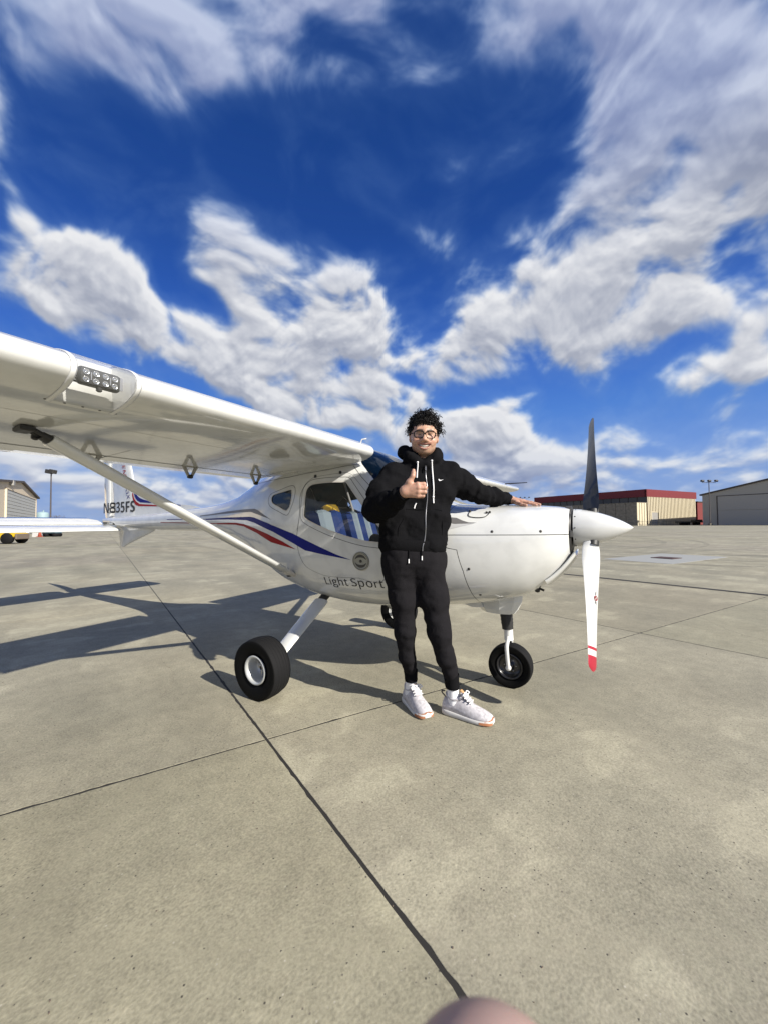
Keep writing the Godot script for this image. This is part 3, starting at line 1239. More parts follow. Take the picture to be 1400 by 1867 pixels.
	for side in [1.0, -1.0]:
		hull_patch(ws, shield, [], side, -0.002, 0, 1.1, 0.04, 0.05)
	put("windshield", ws, M["windshield glass"], A, false)
	for side in [1.0, -1.0]:
		for q in [[0.383, 1.577, 0.468, 1.486, 0.53, 1.429, 0.588, 1.374, 0.66, 1.30], [0.42, 1.592, 0.361, 1.581, 0.188, 1.560, -0.025, 1.547, -0.21, 1.533, -0.50, 1.527, -0.75, 1.525]]:
			var lines := Mb.new()
			hull_line(lines, v2(q), 0.004, side, 0.0007)
			put("panel_joint", lines, M["line"], body, false)
	# ---- stripes
	for side in [1.0, -1.0]:
		for d in [["blue_stripe", BLUE, "blue stripe"], ["red_stripe", RED, "red stripe"], ["grey_stripe", GREY, "grey stripe"], ["grey_flash", COWLGREY, "grey stripe"], ["pale_flash", COWLPALE, "pale grey stripe"]]:
			var sm := Mb.new()
			hull_patch(sm, to_hull(v2(d[1])), [], side, 0.0014 + (0.0006 if d[0] == "grey_flash" else 0.0), -2, 1.4, 0.03, 0.05)
			put(d[0], sm, M[d[2]], body, false)
		var lm := Mb.new()
		hull_patch(lm, to_hull(strip2(v2([-2.55, 1.226, -2.1, 1.219, -1.7, 1.216]), 0.007)), [], side, 0.0012, -3, 0, 0.05, 0.05)
		put("blue_stripe", lm, M["blue stripe"], body, false)
		var rm := Mb.new()
		hull_patch(rm, to_hull(strip2(v2([-2.7, 1.192, -2.1, 1.180, -1.52, 1.169]), 0.008)), [], side, 0.0012, -3, 0, 0.05, 0.05)
		put("red_stripe", rm, M["red stripe"], body, false)
	# ---- lettering under the door
	for d in [["Light", 0.146, 0.212, 0.079], ["Sport", 0.388, 0.258, 0.079]]:
		var tx := Mb.new()
		text_on(tx, d[0], d[2], d[3], func(x, y):
			var p := hull_on(d[1] + x, 0.684 + y + (d[1] + x - 0.146) * 0.012, 1.0, 0.0016)
			return [p, hull_normal(p)], 300)
		put("lettering", tx, M["black"], body, false)
	# ---- cowling fasteners and the wire latch
	for f in [[1.362, 1.096], [1.627, 1.096], [1.093, 1.017], [1.224, 0.864], [1.259, 0.688], [1.50, 0.80]]:
		if f[0] == 1.50:
			continue
		var fm := Mb.new()
		var c := hull_on(f[0], f[1])
		fm.lathe(v2([0.0001, 0.0035, 0.006, 0.003, 0.0085, 0.001, 0.0085, -0.002]), c, hull_normal(c), 12)
		put("fastener", fm, M["dark metal"], cl)
	var la := Mb.new()
	var lp := []
	for q in [[1.203, 1.219], [1.202, 1.203], [1.212, 1.190], [1.24, 1.183], [1.28, 1.181], [1.308, 1.186], [1.322, 1.200], [1.325, 1.212]]:
		lp.append(hull_on(q[0], q[1], 1.0, 0.004))
	la.tube(curve3(lp, 4), 0.0024, 6)
	var lo := put("wire_latch", la, M["dark metal"], cu)
	for q in [[1.326, 1.214], [1.308, 1.212], [1.203, 1.222]]:
		var lb := Mb.new()
		lb.box(hull_on(q[0], q[1], 1.0, 0.004), Vector3(0.014, 0.016, 0.012), Basis.IDENTITY, 0.003)
		put("latch_bracket", lb, M["dark metal"], cu)
	# ---- wings
	for side in [1.0, -1.0]:
		build_wing(A, side)
	build_tail(A)
	build_gear(A)
	build_propeller(A)
	build_cabin(A)

func build_wing(A: Node3D, side: float) -> void:
	var m := Mb.new()
	var spans := [[Z_ROOT, 2.072], [2.072, 2.246], [2.246, Z_TIP]] if side > 0 else [[Z_ROOT, Z_TIP]]
	for sp in spans:
		var rows := []
		var light: bool = sp[0] == 2.072
		var n := 2 if light else 26
		for i in n + 1:
			var f := float(i) / n
			var s := lerpf(sp[0], sp[1], 1.0 - (1.0 - f) * (1.0 - f) if sp[1] == Z_TIP else f)
			rows.append(wing_ring(s, side, 0.135 if light else 0.0))
		m.loft(rows, light, true, true)
		m.group += 5
		if not light:   # the blunt trailing edge
			for i in n:
				var p: PackedVector3Array = rows[i]
				var q: PackedVector3Array = rows[i + 1]
				m.quad(p[p.size() - 1], p[0], q[0], q[q.size() - 1])
			m.group += 5
	var w := put("wing", m, M["white paint"], A)
	w.set_meta("label", "near wing reaching over the camera's left" if side > 0 else "far wing behind the man")
	# the lines of flap and aileron, the seams of the skin
	var l := Mb.new()
	under(0.80, 0.50, 0.80, 4.4, 0.011, l, side)
	under(0.80, 1.72, 0.995, 1.72, 0.005, l, side)
	under(0.60, 1.72, 0.80, 1.72, 0.0025, l, side)
	put("flap_gap", l, M["line"], w, false)
	var seams := Mb.new()
	under(0.30, 0.55, 0.30, 4.3, 0.003, seams, side, 0.0008)
	put("skin_seam", seams, M["trim"], w, false)
	# horn-shaped hinges of flap and aileron
	for s in [0.66, 1.22, 1.80, 3.1]:
		var h := Mb.new()
		var a := wing_at(0.80, false, s, side) + Vector3(0, 0.004, 0)
		for sg in [1.0, -1.0]:
			for o in [[0.036, 0.004, 0.060, 0.004, 0.018, -0.072, 0.003, -0.072]]:
				var pts := v2(o)
				for k in pts.size():
					pts[k].x *= sg
				if Geometry2D.is_polygon_clockwise(pts):
					pts.reverse()
				h.prism(pts, a - Vector3(0.007, 0, 0), Vector3(0, 0, 1), Vector3.UP, Vector3(0.014, 0, 0))
		h.box(a + Vector3(0, -0.004, 0), Vector3(0.013, 0.010, 0.085))
		put("hinge_horn", h, M["bracket"], w, false)
		var b := Mb.new()
		b.box(a + Vector3(0, -0.072, 0), Vector3(0.024, 0.026, 0.036), Basis.IDENTITY, 0.005)
		put("hinge_bolt", b, M["dark metal"], w)
	# wing strut: streamlined tube from the hull to the lower skin, with its fittings
	var top := wing_at(0.47, false, 2.20, side)
	var foot := Vector3(-0.208, 0.753, 0.505 * side)
	var dir := (top - foot).normalized()
	var st := Mb.new()
	st.tube(PackedVector3Array([foot + dir * 0.10, foot + dir * 0.11, top - dir * 0.10, top - dir * 0.09]), PackedFloat32Array([0.042, 0.049, 0.049, 0.046]), 24, true, 0.52, Vector3(1, 0, 0))
	var so := put("wing_strut", st, M["white paint"], A)
	var c := Mb.new()
	c.tube(PackedVector3Array([foot - dir * 0.03, foot - dir * 0.01, foot + dir * 0.05, foot + dir * 0.12]), PackedFloat32Array([0.020, 0.034, 0.043, 0.0485]), 20, true, 0.54, Vector3(1, 0, 0))
	put("strut_cuff", c, M["trim"], so)
	var fit := Mb.new()
	fit.box(foot + Vector3(0.0, 0.0, 0.035 * side), Vector3(0.028, 0.028, 0.03), Basis.IDENTITY, 0.004)
	put("strut_bolt", fit, M["dark metal"], so)
	var tf := Mb.new()
	tf.tube(PackedVector3Array([top - dir * 0.11, top - dir * 0.06]), PackedFloat32Array([0.041, 0.030]), 16, true, 0.55, Vector3(1, 0, 0))
	for q in [-0.02, 0.02]:
		tf.tube(PackedVector3Array([top - dir * 0.08 + Vector3(q, 0, 0), top - dir * 0.015 + Vector3(q, 0, 0)]), 0.010, 8)
	tf.box(top + Vector3(0, -0.012, 0), Vector3(0.09, 0.022, 0.05), Basis.IDENTITY, 0.005)
	tf.box(top - dir * 0.05 + Vector3(-0.03, -0.01, 0), Vector3(0.025, 0.025, 0.025), Basis.IDENTITY, 0.006)
	put("strut_fitting", tf, M["black"], so)
	var tube := Mb.new()
	tube.tube(PackedVector3Array([top - dir * 0.14 + Vector3(-0.055, -0.01, 0), top - dir * 0.75 + Vector3(-0.046, 0, 0)]), 0.0035, 6)
	put("pitot_line", tube, M["white metal"], so)
	if side > 0:
		build_wing_light(w)
	else:
		var p := Mb.new()
		var tip := wing_at(0.02, true, 3.55, side)
		p.tube(PackedVector3Array([tip, tip + Vector3(0.10, 0.0, 0), tip + Vector3(0.34, 0.0, 0)]), PackedFloat32Array([0.008, 0.009, 0.006]), 8)
		put("pitot_tube", p, M["black"], w)
	# tie-down eye on the leading edge near the root
	var ey := Mb.new()
	var at := wing_at(0.01, true, 0.62, side) + Vector3(0.0, 0.02, 0)
	ey.tube(PackedVector3Array([at + Vector3(-0.01, -0.02, 0), at + Vector3(0.006, 0.012, 0), at + Vector3(0.03, 0.018, -0.02 * side)]), 0.005, 6)
	put("fuel_vent", ey, M["white metal"], w)


func build_wing_light(w: Node3D) -> void:
	# bay in the leading edge: back wall, ribs at its ends, lamp block with eight lenses, clear cover
	var s0 := 2.072
	var s1 := 2.246
	var glass := Mb.new()
	var rows := []
	for i in 5:
		var s := lerpf(s0 - 0.004, s1 + 0.004, i / 4.0)
		var ring := PackedVector3Array()
		for k in 13:
			ring.append(wing_at(0.15 * pow(1.0 - k / 12.0, 2), true, s, 1.0) + Vector3(0.002, 0.002, 0))
		for k in range(1, 13):
			ring.append(wing_at(0.15 * pow(k / 12.0, 2), false, s, 1.0) + Vector3(0.002, -0.002, 0))
		rows.append(ring)
	glass.loft(rows, false)
	put("light_cover", glass, M["lens cover"], w, false)
	var cen := wing_at(0.055, true, (s0 + s1) * 0.5, 1.0).lerp(wing_at(0.055, false, (s0 + s1) * 0.5, 1.0), 0.56)
	var tilt := Basis(Vector3(0, 0, 1), deg_to_rad(-4.0))
	var face := Vector3(1, 0, 0)
	var h := Mb.new()
	h.box(cen, Vector3(0.030, 0.058, 0.124), tilt, 0.005)
	for k in 5:
		h.box(cen + Vector3(-0.012, -0.02 + 0.01 * k, 0.063), Vector3(0.02, 0.0025, 0.012))
	h.box(cen + Vector3(0.003, -0.034, 0.0), Vector3(0.014, 0.018, 0.016), Basis.IDENTITY, 0.003)
	put("lamp_block", h, M["black"], w)
	for i in 4:
		for j in 2:
			var c := cen + tilt * Vector3(0.0152, 0.0125 if j else -0.0125, -0.043 + 0.0287 * i)
			var r := Mb.new()
			r.lathe(v2([0.0001, 0.0035, 0.003, 0.003, 0.0045, -0.002, 0.0082, 0.003, 0.0092, 0.003, 0.0092, -0.001]), c, tilt * Vector3.RIGHT, 18)
			put("lens", r, M["led lens"], w)
	for q in [[Vector3(0.006, 0.003, -0.0665), Vector3(0.006, 0.046, 0.012)], [Vector3(0.0165, 0, -0.0287), Vector3(0.003, 0.026, 0.003)], [Vector3(0.0165, 0, 0.0287), Vector3(0.003, 0.026, 0.003)]]:
		var br := Mb.new()
		br.box(cen + q[0], q[1])
		put("lamp_bracket", br, M["steel"], w)
	var lip := Mb.new()
	for s in [s0 - 0.010, s1 + 0.010]:
		var path := PackedVector3Array()
		for k in 13:
			path.append(wing_at(0.16 * pow(1.0 - k / 12.0, 2), true, s, 1.0) + Vector3(0.001, 0.001, 0))
		for k in range(1, 13):
			path.append(wing_at(0.16 * pow(k / 12.0, 2), false, s, 1.0) + Vector3(0.001, -0.001, 0))
		lip.tube(path, 0.009, 6, true, 0.35, Vector3(0, 0, 1))
	put("cover_rim", lip, M["white metal"], w)
	for k in 5:
		var sc := Mb.new()
		var q := wing_at(0.152, false, lerpf(s0 - 0.02, s1 + 0.02, k / 4.0), 1.0)
		sc.lathe(v2([0.0001, 0.002, 0.004, 0.0015, 0.005, -0.002]), q, Vector3.DOWN, 10)
		put("screw", sc, M["dark metal"], w)


func slab_foil(outline_le: Array, outline_te: Array, thick: Array, axis: Vector3, rows_n := 10) -> Mb:
	# a tail surface: leading and trailing edge points from root to tip, thickness along axis
	var m := Mb.new()
	var rows := []
	for i in outline_le.size():
		var a: Vector3 = outline_le[i]
		var b: Vector3 = outline_te[i]
		var t: float = thick[i]
		var ring := PackedVector3Array()
		for k in 11:
			var u := 1.0 - k / 10.0
			u = u * u
			var y := 2.6 * (0.2969 * sqrt(u) - 0.1260 * u - 0.3516 * u * u + 0.2843 * u * u * u - 0.1015 * u * u * u * u)
			ring.append(a.lerp(b, u) + axis * y * t)
		for k in range(1, 10):
			var u := k / 10.0
			u = u * u
			var y := 2.6 * (0.2969 * sqrt(u) - 0.1260 * u - 0.3516 * u * u + 0.2843 * u * u * u - 0.1015 * u * u * u * u)
			ring.append(a.lerp(b, u) - axis * y * t)
		rows.append(ring)
	m.loft(rows, true, true, true)
	return m


func build_tail(A: Node3D) -> void:
	# fin: leading edge sweeps back; rudder behind a hinge line
	var le := []
	var te := []
	var th := []
	for q in [[1.20, -3.42, -4.25], [1.30, -3.46, -4.255], [1.60, -3.55, -4.27], [1.95, -3.675, -4.285], [2.12, -3.735, -4.29], [2.17, -3.80, -4.29]]:
		le.append(Vector3(q[1], q[0], 0))
		te.append(Vector3(q[2], q[0], 0))
		th.append(0.105 if q[0] < 2.1 else 0.06)
	var fin := put("tail_fin", slab_foil(le, te, th, Vector3(0, 0, 1)), M["white paint"], A)
	var rl := []
	var rt := []
	var rh := []
	for q in [[1.255, -4.22, -4.375], [1.32, -4.215, -4.40], [1.60, -4.24, -4.425], [1.95, -4.255, -4.44], [2.12, -4.26, -4.445], [2.17, -4.265, -4.43]]:
		rl.append(Vector3(q[1], q[0], 0))
		rt.append(Vector3(q[2], q[0], 0))
		rh.append(0.055)
	put("rudder", slab_foil(rl, rt, rh, Vector3(0, 0, 1)), M["white paint"], A)
	# dorsal fin, a thin plate rising to the fin
	var dl := []
	var dt := []
	var dh := []
	var dorsal := Mb.new()
	var pts := v2([-2.0, 1.345, -2.3, 1.392, -2.568, 1.413, -2.85, 1.440, -3.05, 1.465, -3.158, 1.486, -3.308, 1.523, -3.40, 1.556, -3.463, 1.588, -3.52, 1.632, -3.56, 1.70, -3.66, 1.70, -3.66, 1.2, -2.0, 1.3])
	pts.reverse()
	dorsal.prism(pts, Vector3(0, 0, -0.021), Vector3(1, 0, 0), Vector3(0, 1, 0), Vector3(0, 0, 0.042))
	put("dorsal_fin", dorsal, M["white paint"], A, false)
	for side in [1.0, -1.0]:
		for b in [["blue_stripe", "blue stripe", [-2.50, 1.404, -2.976, 1.450, -3.251, 1.486, -3.35, 1.505, -3.423, 1.526, -3.48, 1.556, -3.522, 1.589, -3.56, 1.635, -3.587, 1.635, -3.552, 1.558, -3.525, 1.522, -3.481, 1.492, -3.403, 1.466, -3.25, 1.455, -2.976, 1.438, -2.50, 1.394]], ["red_stripe", "red stripe", [-2.50, 1.375, -2.87, 1.409, -3.25, 1.434, -3.422, 1.446, -3.511, 1.482, -3.545, 1.508, -3.571, 1.538, -3.603, 1.614, -3.617, 1.575, -3.60, 1.525, -3.58, 1.485, -3.55, 1.455, -3.52, 1.435, -3.441, 1.417, -3.25, 1.411, -2.87, 1.396, -2.50, 1.366]]]:
			var mm := Mb.new()
			var o := v2(b[2])
			if Geometry2D.is_polygon_clockwise(o):
				o.reverse()
			mm.prism(o, Vector3(0, 0, side * 0.0215), Vector3(1, 0, 0), Vector3(0, 1, 0), Vector3(0, 0, side * 0.0015))
			put(b[0], mm, M[b[1]], fin, false)
	# registration and maker's name on both faces of the fin
	var face := func(x: float, y: float, side: float) -> Array:
		var l := lerpf(-3.43, -3.71, (y - 1.3) / 0.82)
		var u := clampf((l - x) / (l + 4.27), 0.02, 0.98)
		var z := 0.105 * 2.6 * (0.2969 * sqrt(u) - 0.1260 * u - 0.3516 * u * u + 0.2843 * u * u * u - 0.1015 * u * u * u * u)
		if x < -4.12:
			z = maxf(z, 0.036)
		return [Vector3(x, y, side * (z + 0.003)), Vector3(0.05, 0, side)]
	var reg := Mb.new()
	text_on(reg, "N835FS", 0.82, 0.155, func(x, y): return face.call(-4.36 + x, 1.335 + y + 0.01 * x, 1.0), 700)
	put("registration", reg, M["black"], fin, false)
	var reg2 := Mb.new()
	text_on(reg2, "N835FS", 0.82, 0.155, func(x, y): return face.call(-3.54 - x, 1.335 + y, -1.0), 700)
	put("registration", reg2, M["black"], fin, false)
	for d in [["REMOS", "red stripe", 0.0, 0.40], ["GX", "blue stripe", 0.415, 0.145]]:
		var nm := Mb.new()
		text_on(nm, d[0], d[3], 0.075, func(x, y):
			var yy: float = 2.07 - (d[2] + x) * 0.98
			return face.call(-3.90 + y + (d[2] + x) * 0.40 * 0.75, yy, 1.0), 400)
		put("maker_name", nm, M[d[1]], fin, false)
	# horizontal tail: stabilizer and a raised elevator on each side
	for side in [1.0, -1.0]:
		var sl := []
		var se := []
		var sh := []
		for q in [[0.045, -3.86], [0.9, -3.88], [1.28, -3.92], [1.34, -4.0]]:
			sl.append(Vector3(q[1], 1.092, side * q[0]))
			se.append(Vector3(-4.24, 1.178, side * q[0]))
			sh.append(0.085 if q[0] < 1.3 else 0.05)
		var ax := Vector3(0.22, 1, 0).normalized()
		put("stabilizer", slab_foil(sl, se, sh, ax), M["white paint"], A)
		var el := []
		var ee := []
		var eh := []
		for q in [[0.11, -4.42], [0.20, -4.50], [0.9, -4.50], [1.28, -4.48], [1.33, -4.40]]:
			el.append(Vector3(-4.235, 1.182, side * q[0]))
			ee.append(Vector3(q[1], 1.182 + (-4.235 - q[1]) * 0.36, side * q[0]))
			eh.append(0.05)
		put("elevator", slab_foil(el, ee, eh, Vector3(0.28, 1, 0).normalized()), M["white paint"], A)
		for q in [Vector3(-4.20, 1.195, 0.09), Vector3(-4.0, 1.185, 0.06)]:
			var hb := Mb.new()
			hb.box(Vector3(q.x, q.y, side * q.z), Vector3(0.05, 0.03, 0.03), Basis.IDENTITY, 0.005)
			put("elevator_hinge", hb, M["dark metal"], A)
	# tail skid fin under the boom
	var vl := []
	var vt := []
	var vh := []
	for q in [[1.13, -3.02, -4.02], [1.08, -3.12, -4.0], [0.90, -3.75, -3.965], [0.865, -3.845, -3.955]]:
		vl.append(Vector3(q[1], q[0], 0))
		vt.append(Vector3(q[2], q[0], 0))
		vh.append([0.11, 0.10, 0.06, 0.05][vh.size()])
	put("ventral_fin", slab_foil(vl, vt, vh, Vector3(0, 0, 1)), M["white paint"], A)


func tyre(mb: Mb, tread: Mb, c: Vector3, r: float, w: float, rim: float, axis: Vector3) -> void:
	# side walls and a crown with three grooves
	var prof := PackedVector2Array()
	prof.append(Vector2(rim * 0.97, -w * 0.30))
	prof.append(Vector2(rim * 1.03, -w * 0.34))
	for i in 9:
		var t := lerpf(-75, 8, i / 8.0)
		prof.append(Vector2(lerpf(rim * 1.05, r * 0.955, i / 8.0), -w * 0.5 * cos(deg_to_rad(t * 0.8 + 6)) * 1.0))
	var crown := PackedVector2Array()
	for i in 31:
		var u := lerpf(-1, 1, i / 30.0)
		var y := u * w * 0.475
		var q := r - r * 0.062 * pow(absf(u), 2.6)
		for gr in [-0.56, -0.19, 0.19, 0.56]:
			if absf(u - gr) < 0.034:
				q -= 0.006
		crown.append(Vector2(q, y))
	var back := PackedVector2Array()
	for i in prof.size():
		back.append(Vector2(prof[prof.size() - 1 - i].x, -prof[prof.size() - 1 - i].y))
	prof.append(crown[0])
	mb.lathe(prof, c, axis, 48)
	mb.group += 1
	back.insert(0, crown[crown.size() - 1])
	mb.lathe(back, c, axis, 48)
	tread.lathe(crown, c, axis, 64)


func build_gear(A: Node3D) -> void:
	for side in [1.0, -1.0]:
		var r := 0.200
		var c := Vector3(-0.040, r - 0.003, 0.965 * side)
		var axis := Vector3(0, 0.02 * -side, side).normalized()
		var wheel := Node3D.new()
		wheel.name = "main_wheel"
		A.add_child(wheel, true)
		var t := Mb.new()
		var tr := Mb.new()
		tyre(t, tr, c, r, 0.144, 0.084, axis)
		put("tyre", t, M["rubber side"], wheel)
		put("tread", tr, M["rubber"], wheel)
		var rm := Mb.new()
		rm.lathe(v2([0.092, 0.052, 0.097, 0.060, 0.093, 0.066, 0.085, 0.064, 0.079, 0.056, 0.074, 0.045, 0.070, 0.020, 0.068, -0.012, 0.055, -0.020, 0.030, -0.020, 0.028, 0.004, 0.022, 0.006]), c, axis, 40)
		rm.lathe(v2([0.022, -0.02, 0.06, -0.04, 0.092, -0.05, 0.097, -0.06]), c, axis, 40)
		put("rim", rm, M["rim paint"], wheel, false)
		var hub := Mb.new()
		hub.lathe(v2([0.022, 0.004, 0.022, 0.012, 0.016, 0.016, 0.015, 0.008, 0.001, 0.006]), c, axis, 16)
		for k in 3:
			var a := TAU * k / 3.0 + 0.5
			var e := Vector3(cos(a), sin(a), 0)
			hub.tube(PackedVector3Array([c + e * 0.020 + axis * 0.0, c + e * 0.066 - axis * 0.005]), 0.009, 6)
		put("hub", hub, M["steel"], wheel, false)
		var hole := Mb.new()
		hole.lathe(v2([0.001, 0.0085, 0.0145, 0.0085]), c, axis, 14)
		put("hub_hole", hole, M["black"], wheel, false)
		for k in 3:
			var a := TAU * k / 3.0 - 0.35
			var e := Vector3(cos(a), sin(a), 0)
			var hh := Mb.new()
			hh.ball(c + e * 0.044 - axis * 0.020, Vector3(0.013, 0.013, 0.004), 6, 10)
			put("hub_hole", hh, M["black"], wheel, false)
		# spring leg
		var top := Vector3(-0.005, 0.60, 0.30 * side)
		var low := Vector3(-0.035, r + 0.005, 0.885 * side)
		var d := (low - top).normalized()
		var leg := Mb.new()
		leg.tube(PackedVector3Array([top + d * 0.10, top + d * 0.11, low - d * 0.02, low]), PackedFloat32Array([0.064, 0.070, 0.058, 0.05]), 24, true, 0.30, Vector3(1, 0, 0))
		put("gear_leg", leg, M["white paint"], A)
		var stub := Mb.new()
		stub.tube(PackedVector3Array([top - d * 0.03, top + d * 0.13]), 0.045, 16, true, 0.4, Vector3(1, 0, 0))
		put("gear_socket", stub, M["dark metal"], A)
		var ax := Mb.new()
		ax.tube(PackedVector3Array([low - d * 0.03, Vector3(-0.04, r - 0.003, 0.91 * side), c]), 0.02, 10)
		put("axle", ax, M["steel"], wheel)
		var hose := Mb.new()
		hose.tube(curve3([Vector3(-0.12, 0.545, 0.22 * side), Vector3(-0.115, 0.50, 0.25 * side), Vector3(-0.10, 0.42, 0.34 * side)], 4), 0.005, 6)
		put("brake_hose", hose, M["black"], A)
	# nose wheel in a one-sided fork
	var nr := 0.150
	var nc := Vector3(1.357, nr - 0.004, -0.026)
	var nose := Node3D.new()
	nose.name = "nose_wheel"
	A.add_child(nose, true)
	var t := Mb.new()
	var tr := Mb.new()
	tyre(t, tr, nc, nr, 0.11, 0.085, Vector3(0, 0, 1))
	put("tyre", t, M["rubber side"], nose)
	put("tread", tr, M["rubber"], nose)
	var rm := Mb.new()
	for s in [1.0, -1.0]:
		rm.lathe(v2([0.086, 0.036, 0.090, 0.042, 0.084, 0.046, 0.076, 0.036, 0.070, 0.014, 0.045, 0.010, 0.022, 0.014, 0.020, 0.030, 0.001, 0.030]), nc, Vector3(0, 0, s), 36)
		rm.group += 1
	put("rim", rm, M["black gloss"], nose)
	var bolts := Mb.new()
	for k in 6:
		var a := TAU * k / 6.0
		bolts.ball(nc + Vector3(cos(a) * 0.040, sin(a) * 0.040, 0.013), Vector3(0.005, 0.005, 0.005), 5, 8)
	put("rim_bolt", bolts, M["steel"], nose)
	var axis_top := Vector3(1.33, 0.62, 0.0)
	var yoke := Vector3(1.354, 0.328, 0.0)
	var fork := Mb.new()
	for s in [1.0, -1.0]:
		fork.tube(curve3([yoke + Vector3(-0.004, 0.05, 0.0), yoke + Vector3(0, 0.005, 0.035 * s), Vector3(1.352, 0.292, (0.072) * s - 0.01), Vector3(1.354, 0.225, 0.076 * s - 0.018), Vector3(1.357, nr - 0.004, 0.072 * s - 0.026)], 5), 0.0135, 10)
		fork.lathe(v2([0.001, 0.014, 0.014, 0.012, 0.019, 0.006, 0.019, -0.010, 0.001, -0.012]), nc + Vector3(0, 0, 0.072 * s), Vector3(0, 0, s), 14)
	fork.tube(PackedVector3Array([yoke + Vector3(-0.003, 0.085, 0), yoke + Vector3(0, 0.0, 0)]), PackedFloat32Array([0.030, 0.032]), 14)
	put("fork", fork, M["white metal"], A)
	var leg := Mb.new()
	leg.tube(PackedVector3Array([axis_top, yoke + Vector3(-0.006, 0.075, 0)]), PackedFloat32Array([0.046, 0.038]), 18)
	for k in 7:
		leg.tube(PackedVector3Array([axis_top.lerp(yoke, 0.1 + 0.08 * k), axis_top.lerp(yoke, 0.13 + 0.08 * k)]), 0.045 - 0.0006 * k, 18)
	put("nose_leg", leg, M["black"], A)
	var shoe := Mb.new()   # fairing where the leg enters the cowling
	var rows := []
	for q in [[0.66, 1.0], [0.60, 0.96], [0.545, 0.80], [0.515, 0.66]]:
		var ring := PackedVector3Array()
		for p in [[-0.19, 0.0], [-0.12, 0.075], [0.02, 0.105], [0.12, 0.08], [0.16, 0.0], [0.12, -0.08], [0.02, -0.105], [-0.12, -0.075]]:
			ring.append(Vector3(1.295 + p[0] * q[1], q[0], p[1] * q[1]))
		rows.append(ring)
	shoe.smooth = false
	shoe.loft(rows, true, true, true)
	put("leg_fairing", shoe, M["white paint"], A)
	var scoop := Mb.new()
	scoop.prism(v2([0.0, 0.0, -0.16, 0.035, -0.20, -0.01, -0.06, -0.05, 0.02, -0.045]), Vector3(1.18, 0.60, 0.06), Vector3(1, 0, 0), Vector3(0, 1, 0), Vector3(0, 0, 0.03))
	put("exhaust_lip", scoop, M["white metal"], A, false)
	# small things under the belly: drain, aerial, step
	for q in [[Vector3(0.58, 0.53, 0.03), Vector3(0.575, 0.44, 0.03)], [Vector3(-0.15, 0.57, 0.20), Vector3(-0.14, 0.44, 0.24)]]:
		var an := Mb.new()
		an.tube(PackedVector3Array(q), 0.004, 6)
		put("belly_aerial", an, M["black"], A)
	var dr := Mb.new()
	dr.box(Vector3(1.56, 0.70, 0.06), Vector3(0.03, 0.03, 0.03), Basis.IDENTITY, 0.006)
	dr.tube(PackedVector3Array([Vector3(1.57, 0.71, 0.05), Vector3(1.60, 0.70, 0.06)]), 0.008, 8)
	put("drain", dr, M["dark metal"], A)


